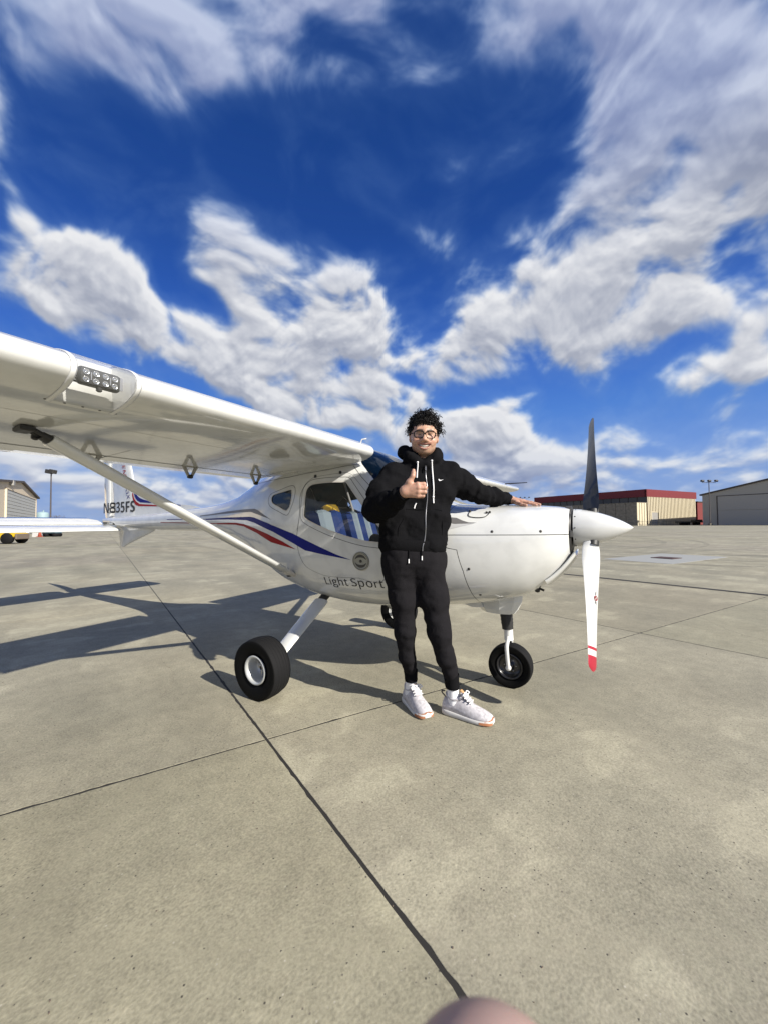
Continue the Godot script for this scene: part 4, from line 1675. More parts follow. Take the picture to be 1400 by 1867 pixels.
func build_propeller(A: Node3D) -> void:
	# lip under the front of the cowling and the two air inlets beside the spinner
	var rows := []
	for i in 11:
		var t := i / 10.0
		var x := lerpf(1.775, 1.63, t)
		var ring := PackedVector3Array()
		var half := lerpf(0.15, 0.20, t)
		for k in 9:
			var u := lerpf(-1, 1, k / 8.0)
			var p := hull_point(x, -PI / 2, 1.0)
			ring.append(Vector3(x + 0.022 - 0.02 * t, p.y - 0.020 + 0.045 * u * u, half * u))
		for k in 9:
			var u := lerpf(1, -1, k / 8.0)
			var p := hull_point(x, -PI / 2, 1.0)
			ring.append(Vector3(x + 0.016 - 0.02 * t, p.y - 0.012 + 0.045 * u * u, half * u * 0.98))
		rows.append(ring)
	var lip := Mb.new()
	lip.loft(rows, true, true, true)
	put("intake_lip", lip, M["white paint"], A)
	for side in [1.0, -1.0]:
		var inlet := Mb.new()
		inlet.box(Vector3(1.762, 1.075, 0.155 * side), Vector3(0.05, 0.055, 0.055), Basis.IDENTITY, 0.012)
		put("air_inlet", inlet, M["black"], A)
	var hubc := Vector3(1.888, 1.112, 0.0)
	# spinner
	var sp := Mb.new()
	var prof := PackedVector2Array()
	for i in 25:
		var u := i / 24.0
		prof.append(Vector2(0.122 * pow(maxf(1.0 - pow(u, 1.62), 0.0), 0.82), u * 0.325))
	prof[24] = Vector2(0.0005, 0.325)
	sp.lathe(prof, Vector3(1.785, 1.112, 0), Vector3.RIGHT, 56)
	var so := put("spinner", sp, M["white paint"], A)
	var plate := Mb.new()
	plate.lathe(v2([0.001, -0.003, 0.117, -0.003, 0.119, 0.0, 0.117, 0.004, 0.001, 0.004]), Vector3(1.786, 1.112, 0), Vector3.RIGHT, 48)
	plate.lathe(v2([0.085, -0.05, 0.085, 0.0]), Vector3(1.786, 1.112, 0), Vector3.RIGHT, 32)
	plate.lathe(v2([0.150, -0.045, 0.150, -0.012, 0.001, -0.012]), Vector3(1.786, 1.105, 0), Vector3.RIGHT, 32)
	put("back_plate", plate, M["dark metal"], so)
	for k in 10:
		var a := TAU * k / 10.0 + 0.3
		var sc := Mb.new()
		var c := Vector3(1.797, 1.112 + cos(a) * 0.1215, sin(a) * 0.1215)
		sc.lathe(v2([0.0001, 0.002, 0.004, 0.0012, 0.0045, -0.001]), c, Vector3(0.05, cos(a), sin(a)).normalized(), 8)
		put("screw", sc, M["dark metal"], so)
	# two blades, turned 25 degrees out of the upright
	var turn := deg_to_rad(25.0)
	for k in 2:
		var rad := Vector3(0, cos(turn), -sin(turn)) * (1.0 if k == 0 else -1.0)
		var move := Vector3.RIGHT.cross(rad) * -1.0     # the way the blade travels
		if (k == 0 and move.z < 0) or (k == 1 and move.z > 0):
			move = -move
		var blade := Node3D.new()
		blade.name = "propeller_blade"
		A.add_child(blade, true)
		var front := Mb.new()
		var back := Mb.new()
		var red := Mb.new()
		var rows_f := []
		var rows_b := []
		var R := 0.868
		var stops := []
		for i in 49:
			stops.append(lerpf(0.085, R, i / 48.0))
		for r: float in stops:
			var c := blade_chord(r, R)
			var beta := deg_to_rad(blade_pitch(r))
			var along := (move * cos(beta) + Vector3.RIGHT * sin(beta)).normalized()
			var nrm := (Vector3.RIGHT * cos(beta) - move * sin(beta)).normalized()
			var th := c * lerpf(0.22, 0.09, clampf((r - 0.1) / 0.4, 0, 1))
			if r < 0.13:
				th = maxf(th, 0.035)
			var f := PackedVector3Array()
			var b := PackedVector3Array()
			for j in 13:
				var u := 0.5 - 0.5 * cos(PI * j / 12.0)
				var camber := 4.0 * u * (1.0 - u)
				var p := hubc + rad * r + along * c * (0.42 - u)
				f.append(p + nrm * th * (0.80 * pow(camber, 0.75)))
				b.append(p - nrm * th * (0.12 * camber))
			rows_f.append(f)
			rows_b.append(b)
		var cut := [0, 0, 0, 0]
		for part in [[0.0, 0.738, "white"], [0.738, 0.760, "red"], [0.760, 0.786, "white"], [0.786, 0.9, "red"]]:
			var rf := []
			for i in range(maxi(0, roundi((part[0] - 0.085) / (R - 0.085) * 48.0)), mini(48, roundi((part[1] - 0.085) / (R - 0.085) * 48.0)) + 1):
				rf.append(rows_f[i])
			if part[2] == "white":
				front.loft(rf, false)
			else:
				red.loft(rf, false)
		back.loft(rows_b, false)
		back.loft([rows_b[48], rows_f[48]], false)
		put("front_face", front, M["white paint"], blade, false)
		put("tip_band", red, M["red tip"], blade, false)
		put("back_face", back, M["black gloss"], blade, false)
		var boot := Mb.new()
		boot.tube(PackedVector3Array([hubc + rad * 0.06, hubc + rad * 0.125]), PackedFloat32Array([0.040, 0.036]), 16)
		put("blade_root", boot, M["black"], blade)
		# the maker's mark: a red ring between two grey wings
		var rr := 0.455
		var mark := Mb.new()
		var beta := deg_to_rad(blade_pitch(rr))
		var along := (move * cos(beta) + Vector3.RIGHT * sin(beta)).normalized()
		var nrm := (Vector3.RIGHT * cos(beta) - move * sin(beta)).normalized()
		var mc := hubc + rad * rr + along * 0.012 + nrm * (blade_chord(rr, R) * 0.1 * 0.80 + 0.004)
		var ring := PackedVector3Array()
		for i in 25:
			ring.append(mc + (rad * cos(TAU * i / 24.0) * 0.014 + along * sin(TAU * i / 24.0) * 0.011))
		mark.tube(ring, 0.0022, 5, false)
		mark.tube(PackedVector3Array([mc - along * 0.008 - rad * 0.008, mc + along * 0.006 + rad * 0.010]), 0.002, 5)
		put("maker_mark", mark, M["red stripe"], blade)
		var wings := Mb.new()
		for s in [1.0, -1.0]:
			wings.tube(PackedVector3Array([mc + rad * 0.020 * s, mc + rad * 0.044 * s + along * 0.004]), PackedFloat32Array([0.0022, 0.001]), 5)
			wings.tube(PackedVector3Array([mc + rad * 0.021 * s - along * 0.006, mc + rad * 0.036 * s - along * 0.004]), PackedFloat32Array([0.0018, 0.0008]), 5)
		put("mark_wing", wings, M["grey stripe"], blade)


func blade_chord(r: float, R: float) -> float:
	var u := r / R
	var c := 0.116 * smoothstep(-0.10, 0.20, u) * (1.0 - 0.20 * smoothstep(0.25, 0.95, u))
	c = maxf(c, 0.05)
	if u > 0.955:
		c *= sqrt(maxf(0.05, 1.0 - pow((u - 0.955) / 0.046, 2.0)))
	return c


func blade_pitch(r: float) -> float:
	return clampf(rad_to_deg(atan(0.26 / maxf(r, 0.14))) + 6.0, 16.0, 56.0)


func build_cabin(A: Node3D) -> void:
	# floor, shelf behind the seats, panel in front
	var f := Mb.new()
	f.box(Vector3(0.25, 0.66, 0), Vector3(0.9, 0.02, 0.72))
	put("cabin_floor", f, M["inside"], A)
	var sh := Mb.new()
	sh.box(Vector3(-0.42, 1.20, 0), Vector3(0.50, 0.02, 0.84), Basis.IDENTITY, 0.008)
	put("baggage_shelf", sh, M["inside"], A)
	var dash := Mb.new()
	dash.prism(v2([0.0, 0.0, 0.02, 0.24, 0.12, 0.29, 0.34, 0.26, 0.34, 0.0]), Vector3(0.66, 0.92, -0.48), Vector3(1, 0, 0), Vector3(0, 1, 0), Vector3(0, 0, 0.96))
	put("instrument_panel", dash, M["black"], A, false)
	for side in [1.0, -1.0]:
		var seat := Node3D.new()
		seat.name = "seat"
		A.add_child(seat, true)
		var z0: float = 0.25 * side
		var back := Basis(Vector3(0, 0, 1), deg_to_rad(17))
		# panels across the seat: width, place, pale or not
		for q in ([[0.105, 0.165, false], [0.175, 0.022, true], [0.130, -0.132, false]] if side > 0 else [[0.07, 0.180, false], [0.10, 0.092, true], [0.075, 0.004, false], [0.10, -0.085, true], [0.075, -0.175, false]]):
			var m := Mb.new()
			var w: float = q[0]
			var zz: float = q[1]
			m.box(Vector3(-0.02, 0.99, z0 + zz), Vector3(0.11 if q[2] else 0.122, 0.58 if absf(zz) < 0.14 else 0.55, w), back, 0.035)
			m.box(Vector3(0.22, 0.72, z0 + zz), Vector3(0.48, 0.12, w), Basis(Vector3(0, 0, 1), deg_to_rad(8)), 0.03)
			var pale: bool = q[2]
			put("pale_panel" if pale else "blue_panel", m, M["seat pale" if pale else "seat blue"], seat)
	var bag := Mb.new()
	bag.box(Vector3(-0.34, 1.285, -0.15), Vector3(0.16, 0.11, 0.13), Basis(Vector3.UP, 0.4), 0.03)
	bag.box(Vector3(-0.27, 1.275, -0.13), Vector3(0.07, 0.06, 0.10), Basis(Vector3.UP, 0.1), 0.02)
	put("yellow_bag", bag, M["yellow bag"], A)
	var rod := Mb.new()
	rod.tube(PackedVector3Array([Vector3(-0.255, 1.58, -0.25), Vector3(-0.12, 1.22, -0.25)]), 0.011, 8)
	put("cabin_tube", rod, M["white metal"], A)
	var hs := Mb.new()
	var loop := PackedVector3Array()
	for i in 20:
		var a := TAU * i / 19.0
		loop.append(Vector3(-0.24 + cos(a) * 0.07, 1.36 + sin(a) * 0.055, -0.22 + 0.05 * sin(a * 2.0)))
	hs.tube(loop, 0.006, 6)
	hs.tube(curve3([Vector3(0.18, 1.56, -0.34), Vector3(0.20, 1.47, -0.36), Vector3(0.17, 1.38, -0.38), Vector3(0.12, 1.33, -0.40)], 5), 0.009, 6)
	hs.ball(Vector3(0.12, 1.52, -0.36), Vector3(0.05, 0.025, 0.04), 6, 10)
	put("headset", hs, M["black"], A)
	var stick := Mb.new()
	stick.ball(Vector3(0.52, 1.02, 0.42), Vector3(0.055, 0.06, 0.02), 8, 12)
	stick.tube(PackedVector3Array([Vector3(0.40, 0.75, 0.35), Vector3(0.52, 1.0, 0.42)]), 0.012, 8)
	put("control_stick", stick, M["badge dark"], A)

# ------------------------------------------------------------------ a smooth skin round bones: distance field and surface nets
class Field:
	var items := []
	var ripple: FastNoiseLite = null
	var ripple_amp := 0.0
	var fold: FastNoiseLite = null

	func bone(a: Vector3, b: Vector3, ra: float, rb: float, k := 0.03, amp := 0.0, freq := 0.0) -> void:
		items.append({"t": 0, "a": a, "b": b, "ra": ra, "rb": rb, "k": k, "amp": amp, "freq": freq})

	func chain(pts: Array, radii: Array, k := 0.03, amp := 0.0, freq := 0.0) -> void:
		for i in pts.size() - 1:
			bone(pts[i], pts[i + 1], radii[i], radii[i + 1], k, amp, freq)

	func egg(c: Vector3, r: Vector3, k := 0.02, basis := Basis.IDENTITY, cut := false) -> void:
		items.append({"t": 2 if cut else 1, "c": c, "r": r, "k": k, "inv": basis.inverse(), "b": basis})

	func moved(by: Transform3D) -> void:
		for e in items:
			if e.t == 0:
				e.a = by * e.a
				e.b = by * e.b
			else:
				e.c = by * e.c
				e.inv = e.inv * by.basis.inverse()

	func one(e: Dictionary, p: Vector3) -> float:
		if e.t == 0:
			var ab: Vector3 = e.b - e.a
			var l := ab.length_squared()
			var t := clampf((p - e.a).dot(ab) / l, 0.0, 1.0) if l > 0.0 else 0.0
			var d: float = (p - e.a - ab * t).length() - lerpf(e.ra, e.rb, t)
			if e.amp != 0.0:
				d -= e.amp * sin(t * sqrt(l) * e.freq + 5.0 * fold.get_noise_3dv(p))
			return d
		var q: Vector3 = e.inv * (p - e.c)
		var a: Vector3 = q / e.r
		var k0 := a.length()
		var k1: float = (a / e.r).length()
		return k0 * (k0 - 1.0) / maxf(k1, 1e-6)

	func join(d: float, x: float, k: float, t: int) -> float:
		if t == 2:
			var h := maxf(k - absf(d + x), 0.0) / k
			return maxf(d, -x) + h * h * k * 0.25
		var h2 := maxf(k - absf(d - x), 0.0) / k
		return minf(d, x) - h2 * h2 * k * 0.25

	func at(p: Vector3) -> float:
		var d := 1e3
		for e in items:
			d = join(d, one(e, p), e.k, e.t)
		if ripple:
			d += ripple.get_noise_3dv(p) * ripple_amp
		return d

	# the first place where a ray meets the skin
	func meet(from: Vector3, dir: Vector3, reach := 1.2) -> Vector3:
		var t := 0.0
		for i in 90:
			var d := at(from + dir * t)
			if d < 0.0006:
				break
			t += maxf(d * 0.7, 0.0006)
			if t > reach:
				break
		return from + dir * t

	func normal(p: Vector3) -> Vector3:
		var h := 0.004
		return Vector3(at(p + Vector3(h, 0, 0)) - at(p - Vector3(h, 0, 0)), at(p + Vector3(0, h, 0)) - at(p - Vector3(0, h, 0)), at(p + Vector3(0, 0, h)) - at(p - Vector3(0, 0, h))).normalized()

	func skin(mb: Mb, cell: float, paint = null) -> void:
		var lo := Vector3(1e9, 1e9, 1e9)
		var hi := -lo
		for e in items:
			if e.t == 2:
				continue
			var m: float
			if e.t == 0:
				m = maxf(e.ra, e.rb) + e.k * 0.5
				for q in [e.a, e.b]:
					lo = lo.min(q - Vector3.ONE * m)
					hi = hi.max(q + Vector3.ONE * m)
			else:
				m = maxf(e.r.x, maxf(e.r.y, e.r.z)) + e.k * 0.5
				lo = lo.min(e.c - Vector3.ONE * m)
				hi = hi.max(e.c + Vector3.ONE * m)
		lo -= Vector3.ONE * cell * 3.0
		hi += Vector3.ONE * cell * 3.0
		var nx := ceili((hi.x - lo.x) / cell) + 1
		var ny := ceili((hi.y - lo.y) / cell) + 1
		var nz := ceili((hi.z - lo.z) / cell) + 1
		var d := PackedFloat32Array()
		d.resize(nx * ny * nz)
		d.fill(1e3)
		for e in items:
			var m: float
			var a: Vector3
			var b: Vector3
			if e.t == 0:
				m = maxf(e.ra, e.rb) + e.k + cell * 3.0 + absf(e.amp)
				a = e.a.min(e.b) - Vector3.ONE * m
				b = e.a.max(e.b) + Vector3.ONE * m
			else:
				m = maxf(e.r.x, maxf(e.r.y, e.r.z)) + e.k + cell * 3.0
				a = e.c - Vector3.ONE * m
				b = e.c + Vector3.ONE * m
			var i0 := maxi(0, int((a.x - lo.x) / cell))
			var j0 := maxi(0, int((a.y - lo.y) / cell))
			var k0 := maxi(0, int((a.z - lo.z) / cell))
			var i1 := mini(nx - 1, ceili((b.x - lo.x) / cell))
			var j1 := mini(ny - 1, ceili((b.y - lo.y) / cell))
			var k1 := mini(nz - 1, ceili((b.z - lo.z) / cell))
			var kk: float = e.k
			var ty: int = e.t
			for k in range(k0, k1 + 1):
				for j in range(j0, j1 + 1):
					var o := (k * ny + j) * nx
					for i in range(i0, i1 + 1):
						var x := one(e, lo + Vector3(i, j, k) * cell)
						var w := d[o + i]
						if ty != 2 and x > w + kk:
							continue
						d[o + i] = join(w, x, kk, ty)
		if ripple:
			for k in nz:
				for j in ny:
					var o := (k * ny + j) * nx
					for i in nx:
						if absf(d[o + i]) < cell * 4.0:
							d[o + i] += ripple.get_noise_3dv(lo + Vector3(i, j, k) * cell) * ripple_amp
		var spot := {}
		var pts := PackedVector3Array()
		var nrm := PackedVector3Array()
		var sx := 1
		var sy := nx
		var sz := nx * ny
		var corner := [0, sx, sy, sx + sy, sz, sx + sz, sy + sz, sx + sy + sz]
		var cv := [Vector3(0, 0, 0), Vector3(1, 0, 0), Vector3(0, 1, 0), Vector3(1, 1, 0), Vector3(0, 0, 1), Vector3(1, 0, 1), Vector3(0, 1, 1), Vector3(1, 1, 1)]
		var edges := [[0, 1], [2, 3], [4, 5], [6, 7], [0, 2], [1, 3], [4, 6], [5, 7], [0, 4], [1, 5], [2, 6], [3, 7]]
		var far := cell * 2.2
		for k in nz - 1:
			for j in ny - 1:
				var o := (k * ny + j) * nx
				for i in nx - 1:
					var at0 := o + i
					if absf(d[at0]) > far:
						continue
					var any_in := false
					var any_out := false
					for c in corner:
						if d[at0 + c] < 0.0:
							any_in = true
						else:
							any_out = true
					if not (any_in and any_out):
						continue
					var s := Vector3.ZERO
					var n := 0
					for e in edges:
						var a := d[at0 + corner[e[0]]]
						var b := d[at0 + corner[e[1]]]
						if (a < 0.0) != (b < 0.0):
							s += cv[e[0]].lerp(cv[e[1]], a / (a - b))
							n += 1
					s /= n
					var g := Vector3.ZERO
					for q in 4:
						g.x += d[at0 + corner[q * 2 + 1]] - d[at0 + corner[q * 2]]
						var y0: int = [0, 1, 4, 5][q]
						g.y += d[at0 + corner[y0 + 2]] - d[at0 + corner[y0]]
						g.z += d[at0 + corner[q + 4]] - d[at0 + corner[q]]
					spot[at0] = pts.size()
					pts.append(lo + (Vector3(i, j, k) + s) * cell)
					nrm.append(g.normalized())
		# a smoother normal: the mean over the neighbours is left to the mesh itself
		for at0 in spot:
			for ax in 3:
				var st: int = [sx, sy, sz][ax]
				var a := d[at0]
				var b := d[at0 + st]
				if (a < 0.0) == (b < 0.0):
					continue
				var u: int = [sy, sz, sx][ax]
				var w: int = [sz, sx, sy][ax]
				if not (spot.has(at0 - u) and spot.has(at0 - w) and spot.has(at0 - u - w)):
					continue
				var q := [spot[at0], spot[at0 - u], spot[at0 - u - w], spot[at0 - w]]
				for t in [[0, 1, 2], [0, 2, 3]]:
					var a0: int = q[t[0]]
					var a1: int = q[t[1]]
					var a2: int = q[t[2]]
					var before := mb.v.size()
					mb.tri_n(pts[a0], pts[a1], pts[a2], nrm[a0], nrm[a1], nrm[a2])
					if paint != null:
						for z in range(before, mb.v.size()):
							mb.c.append(paint.call(mb.v[z]))

# ------------------------------------------------------------------ the man
const FEET := Vector3(0.30, 0.0, -2.38)
var person: Node3D

func wear(called: String, mb, m: Material, parent: Node = null, orient := true) -> MeshInstance3D:
	var o := put(called, mb, m, parent if parent else person, orient)
	if parent == null:
		o.position = -FEET
	return o


func cowl_world(x: float, z: float, lift: float) -> Vector3:   # a point above the cowling, from measures along the airplane
	var r := hull_row(x)
	var y := r[3] + (r[0] - r[3]) * pow(1.0 - pow(absf(z) / r[2], r[4]), 1.0 / r[4])
	return PLANE_AT + Basis(Vector3.UP, PLANE_TURN) * Vector3(x, y + lift, z)


func build_person() -> void:
	person = thing("person", "young man in black hoodie and sweatpants giving a thumbs up beside the airplane", "person", FEET)
	mat("hoodie cloth", lin(0.0085, 0.0085, 0.0095), 0.95)
	mat("sweatpants cloth", lin(0.0145, 0.0138, 0.0155), 0.95)
	var weave := NoiseTexture2D.new()
	weave.width = 256
	weave.height = 256
	weave.seamless = true
	weave.as_normal_map = true
	weave.bump_strength = 3.0
	weave.noise = noise(FastNoiseLite.TYPE_SIMPLEX_SMOOTH, 0.09, 3, 12)
	for n in ["hoodie cloth", "sweatpants cloth"]:
		M[n].metallic_specular = 0.12
		M[n].normal_enabled = true
		M[n].normal_texture = weave
		M[n].uv1_triplanar = true
		M[n].uv1_scale = Vector3.ONE * 5.0
		M[n].normal_scale = 0.4
	var skin := mat("skin", Color.WHITE, 0.48)
	skin.vertex_color_use_as_albedo = true
	skin.subsurf_scatter_enabled = true
	skin.subsurf_scatter_strength = 0.12
	mat("hair black", lin(0.0055, 0.0045, 0.004), 0.5).metallic_specular = 0.3
	mat("cord white", lin(0.78, 0.78, 0.78), 0.7)
	mat("frame black", lin(0.008, 0.008, 0.008), 0.55).metallic_specular = 0.15
	mat("zip", lin(0.25, 0.25, 0.26), 0.35, 0.8)
	mat("teeth", lin(0.62, 0.58, 0.51), 0.35)
	mat("mouth dark", lin(0.05, 0.012, 0.012), 0.6)
	mat("eye white", lin(0.55, 0.52, 0.50), 0.25)
	mat("iris", lin(0.012, 0.007, 0.004), 0.15)
	var knit := mat("sneaker", lin(0.70, 0.685, 0.705), 0.9)
	var kn := NoiseTexture2D.new()
	kn.width = 256
	kn.height = 256
	kn.seamless = true
	kn.noise = noise(FastNoiseLite.TYPE_SIMPLEX_SMOOTH, 0.03, 5, 15)
	var kr := Gradient.new()
	kr.set_color(0, Color(0.70, 0.69, 0.70))
	kr.set_color(1, Color(1, 1, 1))
	kn.color_ramp = kr
	knit.albedo_texture = kn
	knit.uv1_triplanar = true
	knit.uv1_scale = Vector3.ONE * 6.0
	mat("sole", lin(0.58, 0.57, 0.55), 0.75)
	mat("gum toe", lin(0.36, 0.15, 0.07), 0.8)
	mat("tan tab", lin(0.52, 0.29, 0.13), 0.7)
	mat("sock", lin(0.80, 0.80, 0.82), 0.9)
	var lens := mat("lens clear", Color(0.8, 0.85, 0.9, 0.01), 0.03)
	lens.transparency = BaseMaterial3D.TRANSPARENCY_ALPHA
	lens.metallic_specular = 0.2

	var folds := noise(FastNoiseLite.TYPE_SIMPLEX_SMOOTH, 5.0, 2, 61)
	var ripple := noise(FastNoiseLite.TYPE_SIMPLEX_SMOOTH, 11.0, 3, 62)
	# joints
	var hip_r := Vector3(0.090, 0.90, -2.36)
	var hip_l := Vector3(0.262, 0.90, -2.355)
	var knee_r := Vector3(0.117, 0.500, -2.345)
	var knee_l := Vector3(0.318, 0.513, -2.295)
	var ank_r := Vector3(0.160, 0.125, -2.455)
	var ank_l := Vector3(0.400, 0.125, -2.345)
	var neck := Vector3(0.243, 1.545, -2.375)
	var sh_r := Vector3(0.060, 1.440, -2.36)
	var sh_l := Vector3(0.405, 1.452, -2.395)
	var el_r := Vector3(-0.040, 1.238, -2.25)
	var wr_r := Vector3(0.094, 1.300, -2.032)
	var el_l := Vector3(0.622, 1.342, -2.49)
	var wr_l := cowl_world(1.40, 0.10, 0.036)
	var body := Mb.new()

	# ---- head, in its own axes (z out of the face), then set on the neck
	var head_at := Transform3D(Basis(Vector3.UP, deg_to_rad(-3.0)) * Basis(Vector3.RIGHT, deg_to_rad(3.0)) * Basis(Vector3.BACK, deg_to_rad(-3.0)), Vector3(0.248, 1.684, -2.345))
	var hd := Field.new()
	hd.egg(Vector3(0, 0.028, -0.014), Vector3(0.080, 0.092, 0.100), 0.02)
	hd.egg(Vector3(0, -0.030, 0.020), Vector3(0.075, 0.084, 0.070), 0.03)
	hd.egg(Vector3(0, -0.070, 0.018), Vector3(0.060, 0.042, 0.056), 0.03)
	hd.egg(Vector3(0, -0.095, 0.053), Vector3(0.030, 0.017, 0.021), 0.03)
	for s in [-1.0, 1.0]:
		hd.egg(Vector3(0.046 * s, -0.038, 0.058), Vector3(0.026, 0.021, 0.025), 0.018)
		hd.egg(Vector3(0.083 * s, -0.010, -0.010), Vector3(0.009, 0.031, 0.019), 0.008, Basis(Vector3.UP, 0.35 * s) * Basis(Vector3.BACK, -0.12 * s))
		hd.egg(Vector3(0.0865 * s, -0.004, -0.004), Vector3(0.006, 0.016, 0.009), 0.006, Basis(Vector3.UP, 0.3 * s), true)
	hd.bone(Vector3(-0.040, 0.023, 0.076), Vector3(0, 0.019, 0.084), 0.011, 0.010, 0.02)
	hd.bone(Vector3(0.040, 0.023, 0.076), Vector3(0, 0.019, 0.084), 0.011, 0.010, 0.02)
	for s in [-1.0, 1.0]:
		hd.egg(Vector3(0.031 * s, -0.007, 0.098), Vector3(0.019, 0.0105, 0.018), 0.012, Basis.IDENTITY, true)
		hd.bone(Vector3(0.019 * s, -0.019, 0.074), Vector3(0.044 * s, -0.017, 0.067), 0.0075, 0.006, 0.012)
		hd.bone(Vector3(0.017 * s, 0.001, 0.0755), Vector3(0.046 * s, 0.0, 0.066), 0.0058, 0.005, 0.007)
	hd.bone(Vector3(0, 0.012, 0.084), Vector3(0, -0.030, 0.103), 0.0085, 0.0115, 0.014)
	hd.egg(Vector3(0, -0.036, 0.106), Vector3(0.0135, 0.0115, 0.0125), 0.010)
	for s in [-1.0, 1.0]:
		hd.egg(Vector3(0.0145 * s, -0.040, 0.094), Vector3(0.0085, 0.0085, 0.0105), 0.008)
		hd.egg(Vector3(0.0070 * s, -0.0475, 0.103), Vector3(0.0042, 0.003, 0.005), 0.003, Basis.IDENTITY, true)
	# smiling mouth: lips round an open slot whose corners rise
	for i in 8:
		var x0 := lerpf(-0.041, 0.041, i / 8.0)
		var x1 := lerpf(-0.041, 0.041, (i + 1) / 8.0)
		var z := func(x: float) -> float: return 0.0870 - 15.0 * x * x
		hd.bone(Vector3(x0, -0.0600 + 4.6 * x0 * x0, z.call(x0)), Vector3(x1, -0.0600 + 4.6 * x1 * x1, z.call(x1)), 0.0046, 0.0046, 0.007)
		hd.bone(Vector3(x0, -0.0875 + 20.0 * x0 * x0, z.call(x0) - 0.001), Vector3(x1, -0.0875 + 20.0 * x1 * x1, z.call(x1) - 0.001), 0.0050, 0.0050, 0.006)
	for i in 7:
		var x := lerpf(-0.031, 0.031, i / 6.0)
		hd.egg(Vector3(x, -0.0728 + 12.0 * x * x, 0.090 - 15.0 * x * x), Vector3(0.0085, 0.0112 - 7.0 * x * x, 0.014), 0.003, Basis.IDENTITY, true)
	# the folds from the nose to the corners of the mouth
	for s in [-1.0, 1.0]:
		hd.bone(Vector3(0.020 * s, -0.040, 0.091), Vector3(0.046 * s, -0.060, 0.068), 0.0001, 0.0001, 0.02)
	hd.bone(Vector3(0, -0.075, -0.022), Vector3(0, -0.175, -0.040), 0.055, 0.058, 0.03)
	hd.moved(head_at)
	var inv := head_at.affine_inverse()
	var spots := noise(FastNoiseLite.TYPE_SIMPLEX_SMOOTH, 55.0, 3, 71)
	hd.skin(body, 0.0042, func(w: Vector3) -> Color:
		var p := inv * w
		var t := 1.0 + 0.10 * spots.get_noise_3dv(w)
		var c := Color(0.49 * t, 0.295 * t, 0.205 * t)
		var lip := 0.0
		if p.z > 0.05 and absf(p.x) < 0.044:
			var yu := -0.0600 + 4.6 * p.x * p.x
			var yl := -0.0875 + 20.0 * p.x * p.x
			lip = maxf(smoothstep(0.0055, 0.003, absf(p.y - yu)), smoothstep(0.0065, 0.004, absf(p.y - yl)))
		c = c.lerp(Color(0.30, 0.115, 0.095), lip * 0.8)
		# cheeks and nose redder, shaven jaw and lip darker
		if p.z > 0.02:
			var ch := smoothstep(0.034, 0.008, Vector2(absf(p.x) - 0.045, p.y + 0.032).length()) + smoothstep(0.02, 0.006, Vector2(p.x, p.y + 0.036).length())
			c = c.lerp(Color(0.54, 0.26, 0.18), 0.5 * minf(ch, 1.0))
		var beard := smoothstep(-0.06, -0.085, p.y + 0.25 * maxf(0.0, absf(p.x) - 0.05)) * smoothstep(-0.135, -0.115, p.y) * smoothstep(-0.02, 0.02, p.z)
		c = c.lerp(Color(0.24, 0.155, 0.11), 0.34 * beard * (1.0 - lip))
		# brows
		var by := 0.0195 + 0.004 * smoothstep(0.015, 0.03, absf(p.x)) - 0.008 * smoothstep(0.034, 0.052, absf(p.x))
		if p.z > 0.03 and absf(p.x) > 0.011 and absf(p.x) < 0.053:
			c = c.lerp(Color(0.018, 0.012, 0.010), 0.85 * smoothstep(0.0062, 0.0035, absf(p.y - by)))
		return c)

	# ---- hands
	var palm := Color(0.47, 0.27, 0.19)
	var hand_paint := func(w: Vector3) -> Color:
		var t := 1.0 + 0.14 * spots.get_noise_3dv(w)
		return Color(palm.r * t, palm.g * t, palm.b * t)
	# right hand: a fist, thumb up; e1 from wrist to knuckles, e2 up, e3 out of the back of the hand
	var e1 := Vector3(0.93, 0.06, 0.36).normalized()
	var e2 := (Vector3(0.06, 1.0, 0.02) - e1 * e1.dot(Vector3(0.06, 1.0, 0.02))).normalized()
	var e3 := e1.cross(e2)
	var fist := Transform3D(Basis(e1, e2, e3), Vector3(0.155, 1.319, -1.985))
	var rh := Field.new()
	var mcp := [Vector3(0.024, 0.031, 0.004), Vector3(0.028, 0.011, 0.009), Vector3(0.025, -0.009, 0.007), Vector3(0.018, -0.027, 0.001)]
	for i in 4:
		var m: Vector3 = mcp[i]
		rh.bone(Vector3(-0.048, 0.009 - 0.006 * i, 0.0), m, 0.0185, 0.0128, 0.012)
		var r: float = [0.0108, 0.0112, 0.0106, 0.0094][i]
		var pip := m + Vector3([0.029, 0.032, 0.030, 0.025][i], [-0.001, -0.0015, -0.002, -0.002][i], -0.012)
		var dip := pip + Vector3(-0.009, -0.001, -0.026)
		var tip := dip + Vector3(-0.024, 0.0, -0.006)
		rh.bone(m, pip, 0.0122, r, 0.004)
		rh.bone(pip, dip, r, r * 0.9, 0.005)
		rh.bone(dip, tip, r * 0.9, r * 0.8, 0.005)
	rh.egg(Vector3(-0.014, 0.004, -0.006), Vector3(0.034, 0.030, 0.020), 0.015)
	rh.bone(Vector3(-0.045, 0.012, -0.002), Vector3(-0.020, 0.046, 0.006), 0.019, 0.0165, 0.018)
	rh.bone(Vector3(-0.020, 0.046, 0.006), Vector3(0.002, 0.076, 0.008), 0.0155, 0.0118, 0.010)
	rh.bone(Vector3(0.002, 0.076, 0.008), Vector3(0.005, 0.092, 0.004), 0.0118, 0.0112, 0.006)
	rh.bone(Vector3(0.005, 0.092, 0.004), Vector3(0.004, 0.107, -0.004), 0.0112, 0.0088, 0.006)
	rh.bone(Vector3(-0.050, 0.0, 0.0), fist.affine_inverse() * (wr_r + (el_r - wr_r) * 0.22), 0.025, 0.027, 0.02)
	rh.moved(fist)
